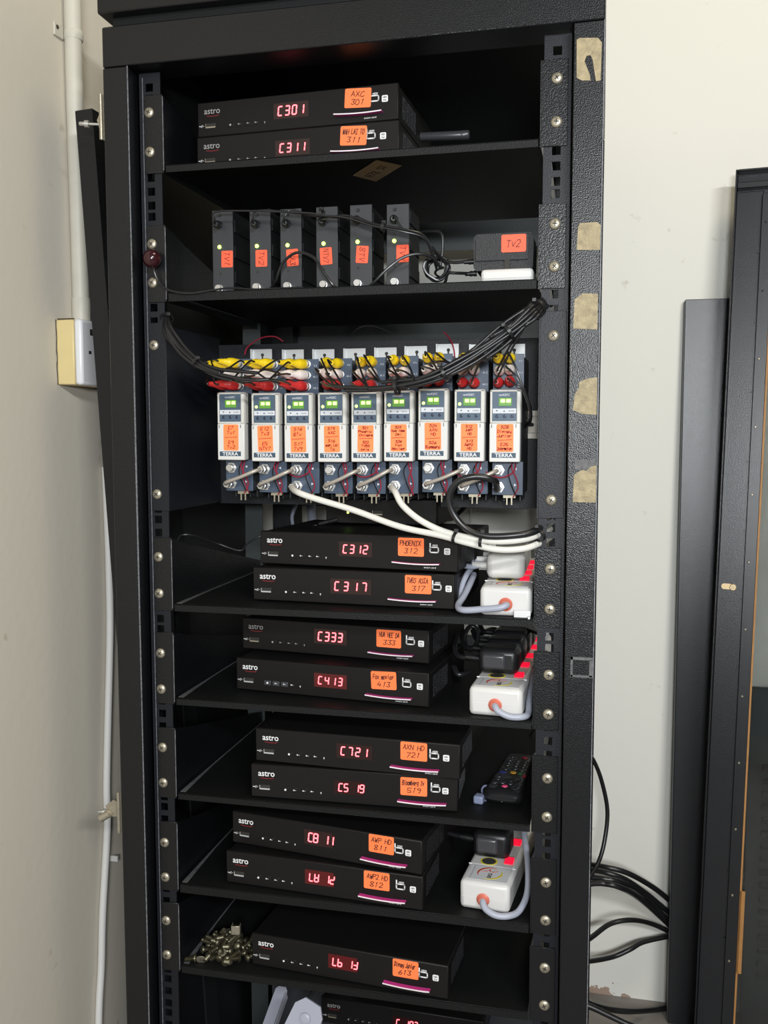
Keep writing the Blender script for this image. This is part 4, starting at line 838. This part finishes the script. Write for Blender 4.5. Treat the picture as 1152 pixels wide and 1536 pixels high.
# wire crossing from the left rail to the receiver
tag(obj('thin_wire', MB().tube([(-0.2228, 0.0300, 0.9321), (-0.2221, 0.0400, 0.9377), (-0.2106, 0.0500, 0.9369), (-0.1924, 0.0800, 0.9239), (-0.1648, 0.0900, 0.9140), (-0.1576, 0.1000, 0.9225), (-0.1422, 0.1150, 0.9316), (-0.1061, 0.1300, 0.9379), (-0.0767, 0.1380, 0.9439)], .0011, 7), BLKCAB), 'thin black wire running from the left rail to the receiver box', 'wire')
t = thing('inline_joint', 'ribbed black joint in the thin wire beside the receiver box', 'connector', (-0.0730, 0.1350, 0.9460), 0)
obj('sleeve', MB().lathe([(.0022, 0), (.0030, .003), (.0026, .005), (.0031, .007), (.0026, .009), (.0031, .011), (.0026, .013), (.0031, .015), (.0034, .026)], (0, 0, 0), (1, .05, .25), 10), BLKRUB, t)

# ================================================================ remote control and clear clip
a = (0.1541, 0.0395, 0.6255); 
t = thing('remote_control', 'black remote control with coloured keys lying on the fifth shelf', 'remote', (a[0] + .0235, a[1] + .004, SZ[4]), R(-4))
mb = MB(); secs = [(.0, .017, .006), (.004, .0225, .016), (.012, .0240, .0195), (.042, .0225, .0185), (.082, .0195, .0170), (.123, .0185, .0160), (.141, .0175, .0140), (.146, .013, .008)]
vs_ = []; n = 16
for (yy, hw, hh) in secs:
    for k_ in range(n):
        a_ = 2 * math.pi * k_ / n; cx_ = math.copysign(abs(math.cos(a_)) ** .55, math.cos(a_)); cz_ = math.copysign(abs(math.sin(a_)) ** .65, math.sin(a_))
        vs_.append((hw * cx_, yy, .0098 + (hh / 2) * cz_ * (1 if cz_ > 0 else .98)))
fs = [(i * n + k_, i * n + (k_ + 1) % n, (i + 1) * n + (k_ + 1) % n, (i + 1) * n + k_) for i in range(len(secs) - 1) for k_ in range(n)]
mb._add(vs_, fs, True); mb._add(vs_[:n], [tuple(range(n))]); mb._add(vs_[-n:], [tuple(range(n - 1, -1, -1))])
zmin = min(v.z for v in mb.v)
mb.v = [v - Vector((0, 0, zmin)) for v in mb.v]
obj('shell', mb, BLKRUB, t)
def key(x, y, rx, ry, m, h=.0022):
    y *= .82; x *= .95
    for (ya, _, ha), (yb, _, hb) in zip(secs[:-1], secs[1:]):
        if ya <= y <= yb: top = .0098 + (ha + (hb - ha) * (y - ya) / (yb - ya)) / 2; break
    z = top - zmin - .0009 - .0022 * abs(x / .023) ** 2.5
    n = 12; b = MB(); vs_ = []
    for (sc_, hz) in ((1, 0), (1, h * .6), (.7, h)):
        for k_ in range(n):
            a_ = 2 * math.pi * k_ / n; vs_.append((x + rx * sc_ * math.cos(a_), y + ry * sc_ * math.sin(a_), z + hz))
    b._add(vs_, [(i * n + k_, i * n + (k_ + 1) % n, (i + 1) * n + (k_ + 1) % n, (i + 1) * n + k_) for i in range(2) for k_ in range(n)] + [tuple(range(2 * n, 3 * n))], True)
    return obj('key', b, m, t)
for args in ((-.014, .017, .0055, .0050, KEY), (.0145, .017, .0055, .0050, KEY), (.001, .018, .0038, .0036, PINKK), (-.014, .030, .0042, .0032, KEY), (-.004, .031, .0042, .0032, KEY), (.006, .030, .0040, .0030, KEY), (.016, .029, .0045, .0040, KEY),
             (.004, .050, .0085, .0080, KEY), (-.012, .047, .0035, .0035, KEY), (-.013, .058, .0050, .0030, KEY), (.017, .049, .0035, .0060, KEY), (-.010, .077, .0050, .0042, BLUEK), (.003, .079, .0040, .0042, YELK), (.012, .078, .0035, .0042, GREENK), (.0185, .073, .0020, .004, REDK),
             (-.009, .092, .0045, .0028, KEY), (.003, .096, .004, .0028, KEY), (.012, .094, .0045, .0030, KEY), (-.009, .110, .0042, .0030, KEY), (.002, .110, .0042, .0030, KEY), (.012, .110, .0042, .0030, KEY), (-.009, .122, .0042, .0030, KEY), (.002, .122, .0042, .0030, KEY), (.012, .122, .0042, .0030, KEY),
             (-.009, .134, .0042, .0030, KEY), (.002, .134, .0042, .0030, KEY), (.012, .134, .0042, .0030, KEY), (-.008, .150, .0035, .0030, KEY), (.009, .152, .0040, .0035, REDK)): key(*args)
obj('lamp_dot', MB().lathe([(.0010, 0), (.0008, .0006)], (0, .0012, .0060), (0, -1, 0), 8), STEEL, t)
a = (0.1425, 0.0430, 0.6255)
t = thing('plastic_clip', 'small bluish clear plastic clip left of the remote control', 'clip', (a[0] + .001, a[1], SZ[4]), R(-8))
obj('tab', MB().box(0, .0120, 0, .013, 0, .010, .0022), CLEARB, t)
mb = MB(); mb.tube([(.004 + .0055 + .0055 * math.cos(R(k_ * 20)), .026, .0075 + .0068 * math.sin(R(k_ * 20))) for k_ in range(0, 15)], .0012, 7, 2); mb.box(.003, .013, .013, .027, 0, .0016, .0004); obj('loop', mb, CLEARB, t)

# ================================================================ heap of loose screws on the lowest shelf
def loose_screw_mesh(L, r, hr):
    b = MB(); b.lathe([(hr, 0), (hr, .0012), (hr * .75, .0026), (hr * .3, .0032)], (0, 0, 0), (-1, 0, 0), 12)
    prof = [(r, 0)]; k_ = 0; x = .0
    while x < L - .002: prof += [(r * 1.12, x + .0006), (r * .9, x + .0012)]; x += .0014
    prof += [(r * .7, L)]
    b.lathe(prof, (0, 0, 0), (1, 0, 0), 8); me = b.mesh('loose_screw'); me.materials.append(DULLM); return me
LS = [loose_screw_mesh(.0120, .0030, .0056), loose_screw_mesh(.0095, .0031, .0054), loose_screw_mesh(.0140, .0028, .0052)]
rnd = random.Random(5); zf = SZ[6]; cx, cy = -.1655, .0345
def loose(loc, rot, me, lab='loose dull screw in the heap at the left end of the lowest shelf'):
    o = bpy.data.objects.new('loose_screw', me); C.objects.link(o); o.location = loc; o.rotation_euler = rot
    tag(o, lab, 'screw', 'loose screws in the heap')
cnt = 0
for layer, (n_, rr, zz) in enumerate(((28, .036, .0050), (20, .029, .0115), (13, .020, .0175), (7, .011, .0230))):
    for k_ in range(n_):
        a_ = k_ * 2.4 + layer; q = rr * math.sqrt((k_ + .5) / n_)
        loose((cx + q * math.cos(a_) * .95, cy + q * math.sin(a_) * .82, zf + zz + rnd.uniform(-.0004, .0015)), (rnd.uniform(0, 6), rnd.uniform(-.35, .35) if layer == 0 else rnd.uniform(-.9, .9), rnd.uniform(0, 6.28)), LS[rnd.randrange(3)])
loose((-.2000, .0075, zf + .0048), (0, .05, R(200)), LS[0], 'single loose screw lying by the left front corner of the lowest shelf')
loose((-.1960, .050, zf + .0052), (0, R(80), R(-60)), LS[2], 'loose screw standing against the left flange of the lowest shelf')
t = thing('washer', 'dark round washer lying tilted at the front left of the screw heap', 'washer', (-.1905, .0060, zf + .0046), 0, rot=(R(-62), 0, R(10)))
obj('disc', MB().lathe([(.0020, 0), (.0065, 0), (.0065, .0012), (.0020, .0012), (.0020, 0)], (0, 0, 0), (0, 0, 1), 16), NICKEL, t)
t = thing('cage_nut', 'square steel cage nut on top of the screw heap', 'nut', (-.1560, .0370, zf + .0270), R(12))
obj('cage', MB().box(-.0055, .0055, -.0045, -.0035, 0, .0115, .0004).box(-.0055, -.0045, -.0045, .005, 0, .0115, .0003).box(.0045, .0055, -.0045, .005, 0, .0115, .0003), NICKEL, t); obj('nut', MB().box(-.004, .004, -.003, .003, .001, .010, .0006), DULLM, t)

# ================================================================ grey folding arms low in the rack
for (p, q, lab, w, hole) in (((-0.1362, 0.1000, 0.2733), (-0.1345, 0.1500, 0.2961), 'slim grey metal arm leaning below the screw heap', .0085, False), ((-0.0733, 0.0300, 0.3135), (-0.0552, 0.0400, 0.3528), 'grey metal bracket with a round rivet below the lowest decoder', .020, True)):
    p = Vector(p); q = Vector(q); d = q - p; p = p - d * (1.4 if not hole else 1.2); d = (q - p); L = d.length; d.normalize()
    xa = Vector((1, 0, 0)) - d * d.x; xa.normalize(); ya = d.cross(xa)
    M = Matrix(((xa.x, ya.x, d.x, p.x), (xa.y, ya.y, d.y, p.y), (xa.z, ya.z, d.z, p.z), (0, 0, 0, 1)))
    t = thing('bracket_arm', lab, 'bracket', p); M0 = T(*(-p)) @ M
    mb = MB(M0); mb.prism([(-w, 0), (w, 0), (w, L - w * .6), (w * .55, L), (-w * .55, L), (-w, L - w * .6)], 'y', -.0015, .0015); obj('plate', mb, GREYM, t)
    obj('edge', MB(M0).box(w - .002, w + .0005, -.0015, .010, 0, L - w), GREYM, t)
    if hole: obj('rivet', MB(M0).lathe([(.0075, 0), (.0070, .002), (.004, .003)], (0, -.0015 if ya.y > 0 else .0015, L - .022), (0, -1 if ya.y > 0 else 1, 0), 14), GREYM, t)
    bm_ = obj('foot', MB().box(-w, w, -.012, .012, -(p.z - .0), -(p.z - .006)).box(-.004, .004, -.003, .003, -(p.z - .005), .01), GREYM, t)
t = thing('louvre_plate', 'dark louvred plate standing low in the rack left of the grey arms', 'plate', (-.205, .30, .06), R(6))
obj('plate', MB().box(0, .135, 0, .002, 0, .30), CASEG, t)
for k_ in range(9):
    mb = MB(T(.008 + k_ * .014, -.001, .03) @ Matrix.Rotation(R(28), 4, 'Y')); mb.box(0, .003, -.003, .001, .0, .24 - .0, .0004); obj('slat', mb, CASEG, t)

# ================================================================ left of the rack
# leaning side panel, foot inside the rack's open side
t = thing('side_panel', 'black steel side panel leaning outward between the rack and the left wall', 'panel', (-.2660, .036, .062), 0, rot=(0, R(-3.35), 0))
HP = 1.398
obj('sheet', MB().box(-.0015, .0215, 0, .47, 0, HP, .0012), POWDER, t)
obj('front_edge', MB().box(-.0018, .0218, -.0012, .003, .004, HP - .001, .0004), POWDER, t)
obj('inner_rib', MB().box(.0215, .0245, .12, .16, .05, HP - .05), DARK, t)
t = thing('conduit_pipe', 'painted vertical conduit pipe on the left wall above the socket box', 'pipe', (-.3885, .1030, 1.2095))
obj('tube', MB().tube([(0, 0, 0), (0, -.001, .15), (0, -.002, .30), (0, -.001, .62), (0, 0, 1.45)], .0110, 16), PIPEM, t)
obj('coupling', MB().lathe([(.0118, 0), (.0121, .002), (.0121, .030), (.0115, .0315)], (0, 0, .001), (0, 0, 1), 16), PIPEM, t)
sd = obj('clip', MB().lathe([(.0118, -.006), (.0124, -.005), (.0124, .005), (.0118, .006)], (0, -.001, .365), (0, 0, 1), 16).box(-.0115, -.0085, -.030, -.010, .357, .373, .0008).box(-.0115, -.0085, .010, .026, .357, .373, .0008), PIPEM, t); sd['label'] = 'old saddle clip with rusty screws'
for y in (-.024, .018): obj('clip_screw', MB().lathe([(.003, 0), (.002, .0012)], (-.0085, y, .368), (1, 0, 0), 8), DIRT, sd)
t = thing('socket_box', 'cream surface socket box with white cover on the left wall below the pipe', 'socket', (WX, .0600, 1.1265), 0)
obj('back_box', MB().box(.0002, .0250, 0, .086, 0, .083, .0015), BOXY, t)
cv = obj('cover', MB().box(.0250, .0365, -.0005, .0865, -.0005, .0835, .004), BOXW, t)
obj('socket_hole', MB().box(.0364, .0369, .020, .030, .064, .072), SLOT, cv); obj('socket_hole', MB().box(.0364, .0369, .016, .022, .040, .044), SLOT, cv); obj('rocker', MB().box(.0362, .0390, .045, .062, .028, .056, .001), BOXW, cv)
mb = MB()
mb.tube([(.0008 + .0006 * math.sin(k_ * 1.9), -.0006 - .0004 * math.sin(k_ * 2.7), k_ * .0083) for k_ in range(11)], .0005, 5, 3)
mb.tube([(.002 + k_ * .0034, .001 + .0006 * math.sin(k_ * 2.1), .0836) for k_ in range(8)], .0008, 5, 3)
d_ = obj('grime_line', mb, DIRT, t); d_['kind'] = 'stuff'
t = thing('wall_cable', 'white cable running down the left wall beside the rack post', 'cable', (0, 0, 0))
mb = MB(); mb.tube([(-0.3940, 0.1641, 1.0174), (-0.3940, 0.1667, 0.9230), (-0.3940, 0.1671, 0.8562), (-0.3940, 0.1651, 0.7797), (-0.3940, 0.1534, 0.6568), (-0.3940, 0.1449, 0.5622), (-0.3940, 0.1438, 0.5038), (-0.3940, 0.1249, 0.3846), (-0.3940, 0.1174, 0.3097), (-0.3940, 0.1060, 0.2275), (-.394, .095, .02)], .0052, 12); obj('sheath', mb, CABLEW, t)
mb = MB(); pc_ = (-0.3980, 0.1539, 0.4494); mb.box(-.3998, -.3880, pc_[1] + .005, pc_[1] + .008, pc_[2] - .004, pc_[2] + .004); obj('nail_clip', mb, CABLEW, t)

# ================================================================ right of the rack
# plain black panel leaning on the back wall
t = thing('blank_panel', 'plain narrow black steel panel leaning on the wall beside the glass door', 'panel', (.4195, .655, 0), 0, rot=(R(-2.2), R(.1), 0))
obj('sheet', MB().box(0, .095, 0, .018, 0, 1.2965, .0012), PANELM, t)
obj('edge_strip', MB().box(-.0012, .0012, .001, .017, .004, 1.2935, .0003), BACK, t)
# glass door
dp0 = Vector((.4560, .575, 0)); upv = (Vector((.4949, .665, 1.4957)) - dp0); HD = upv.length; upv.normalize()
rt = Vector((1, -.16, -.02)); rt = (rt - upv * rt.dot(upv)).normalized(); nv = rt.cross(upv)   # nv points away from the camera
if nv.y < 0: nv = -nv
Md = Matrix(((rt.x, nv.x, upv.x, dp0.x), (rt.y, nv.y, upv.y, dp0.y), (rt.z, nv.z, upv.z, dp0.z), (0, 0, 0, 1)))
t = thing('glass_door', 'black framed glass rack door leaning against the back wall, inner face showing', 'door', dp0); t.matrix_world = Md
WD = .50
# outer lip all round, recessed flat members, inner retaining strip, glass
for nm, b in (('outer_lip', (0, .0030, -.018, .004, 0, HD)), ('outer_lip', (WD - .003, WD, -.018, .004, 0, HD)), ('outer_lip', (.003, WD - .003, -.018, .004, HD - .004, HD)), ('outer_lip', (.003, WD - .003, -.018, .004, 0, .004))):
    obj(nm, MB().box(b[0], b[1], b[2], b[3], b[4], b[5], .001), PANELM, t)
obj('stile', MB().box(.003, .0450, -.004, .002, .004, HD - .034, .001), PANELM, t)
obj('stile', MB().box(WD - .0450, WD - .003, -.004, .002, .004, HD - .034, .001), PANELM, t)
obj('top_member', MB().box(.003, WD - .003, .002, .006, HD - .040, HD - .003, .001).box(.003, WD - .003, -.012, .002, HD - .030, HD - .020, .001), PANELM, t)
obj('bottom_member', MB().box(.0415, WD - .0415, -.004, .002, .004, .06, .001), PANELM, t)
for x0 in (.0430, WD - .0615):
    rs = obj('retaining_strip', MB().box(x0, x0 + .0185, -.010, -.003, .03, HD - .040, .0008), PANELM, t)
    for k_ in range(12): obj('strip_screw', MB().lathe([(.0022, 0), (.0022, .0008), (.0012, .0016)], (x0 + .0070, -.010, HD - .087 - k_ * .112), (0, -1, 0), 10), GRAF if k_ < 2 else NICKEL, rs)
mb = MB()
for k_ in range(11): mb.lathe([(.0022, 0), (.0022, .0025)], (.0415, -.0045, HD - .135 - k_ * .115), (0, -1, 0), 8)
obj('bolt_end', mb, BLKRUB, t)
obj('gasket', MB().box(.0605, .0645, -.006, -.003, .05, HD - .060).box(.0605, .070, -.006, -.0035, .16, .30), GASK, t)
obj('glass_pane', MB().box(.060, WD - .060, -.003, .001, .04, HD - .05), GLASS, t)
lt_ = obj('latch', MB().prism(rounded(.0175, .0095, .0045, 5, .0175, HD - .690), 'y', -.0045, -.0065), BRASS, t); lt_['label'] = 'brass latch tongue'
obj('latch_barrel', MB().lathe([(.0055, 0), (.0055, .003), (.0045, .0035)], (.0270, -.0045, HD - .691), (0, -1, 0), 16), BRASS, lt_); obj('latch_screw', MB().lathe([(.0022, .0036), (.0018, .0048)], (.0270, -.0045, HD - .691), (0, -1, 0), 8), NICKEL, lt_)
# louvred sheet behind the glass
t = thing('louvred_sheet', 'dark louvred sheet standing on the floor behind the glass door', 'panel', (.545, .668, 0), 0, rot=(R(-1.2), 0, 0))
obj('sheet', MB().box(0, .40, .0, .012, 0, .62, .001), BACK, t)
for k_ in range(17):
    obj('louvre', MB(T(.024, -.001, .10 + k_ * .0235) @ Matrix.Rotation(R(24), 4, 'X')).box(0, .34, -.004, .001, 0, .012, .0006), BACK, t)

# black cables at the lower right, running from the rack to behind the blank panel
RC = [([(0.2723, 0.5600, 0.3270), (0.3005, 0.5900, 0.3113), (0.3403, 0.6000, 0.3000), (0.3831, 0.6550, 0.2552), (0.4153, 0.6950, 0.2153), (0.4461, 0.7050, 0.1820)], .0048, 'topmost heavy black cable at the lower right of the rack'),
      ([(0.2726, 0.5500, 0.3222), (0.3005, 0.5700, 0.3111), (0.3343, 0.5800, 0.2981), (0.3713, 0.6450, 0.2476), (0.4158, 0.6950, 0.1912), (0.4466, 0.7050, 0.1591)], .0048, 'second heavy black cable at the lower right of the rack'),
      ([(0.2729, 0.5400, 0.3140), (0.2983, 0.5500, 0.3085), (0.3283, 0.5600, 0.3011), (0.3651, 0.6350, 0.2506), (0.4162, 0.6950, 0.1760), (0.4470, 0.7050, 0.1438)], .0050, 'third heavy black cable at the lower right of the rack'),
      ([(0.2732, 0.5300, 0.3059), (0.2984, 0.5400, 0.3051), (0.3281, 0.5450, 0.2989), (0.3649, 0.6250, 0.2432), (0.4164, 0.6950, 0.1684), (0.4473, 0.7050, 0.1336)], .0050, 'lowest heavy black cable of the group at the lower right'),
      ([(0.2695, 0.5200, 0.2065), (0.2857, 0.5500, 0.2052), (0.3135, 0.5800, 0.2141), (0.3477, 0.6000, 0.2150), (0.3853, 0.6650, 0.1792), (0.4228, 0.6970, 0.1502), (0.4472, 0.7050, 0.1362)], .0044, 'single black cable arching beside the rack'),
      ([(0.2660, 0.5800, 0.1401), (0.2865, 0.6100, 0.1269), (0.3216, 0.6400, 0.1220), (0.3507, 0.6500, 0.1339), (0.3747, 0.6700, 0.1398), (0.4230, 0.6970, 0.1426), (0.4470, 0.7050, 0.1464)], .0044, 'single black cable rising to the right beside the rack'),
      ([(0.2697, 0.5000, 0.5419), (0.2804, 0.5300, 0.5211), (0.2942, 0.5600, 0.4770), (0.3053, 0.5800, 0.4175), (0.3017, 0.5700, 0.3681), (0.2912, 0.5500, 0.3347), (0.2732, 0.5200, 0.3154)], .0036, 'black cable bulging out from the right side of the rack'),
      ([(0.2709, 0.5500, 0.0881), (0.2879, 0.5700, 0.0696), (0.3168, 0.6000, 0.0465), (0.3519, 0.6200, 0.0353), (0.3953, 0.6750, 0.0096), (0.4206, 0.7000, 0.0015)], .0052, 'dark cable lying along the foot of the wall'),
      ([(0.2660, 0.5000, 0.1134), (0.2879, 0.5000, 0.1072), (0.3151, 0.5000, 0.0971), (0.3475, 0.5000, 0.0856), (0.3796, 0.5000, 0.0787)], .0050, 'dark cable running toward the front on the floor')]
for pts, r, lab in RC:
    tag(obj('heavy_cable', MB().tube(pts, r, 10), BLKCAB), lab, 'cable', 'heavy cables at lower right')
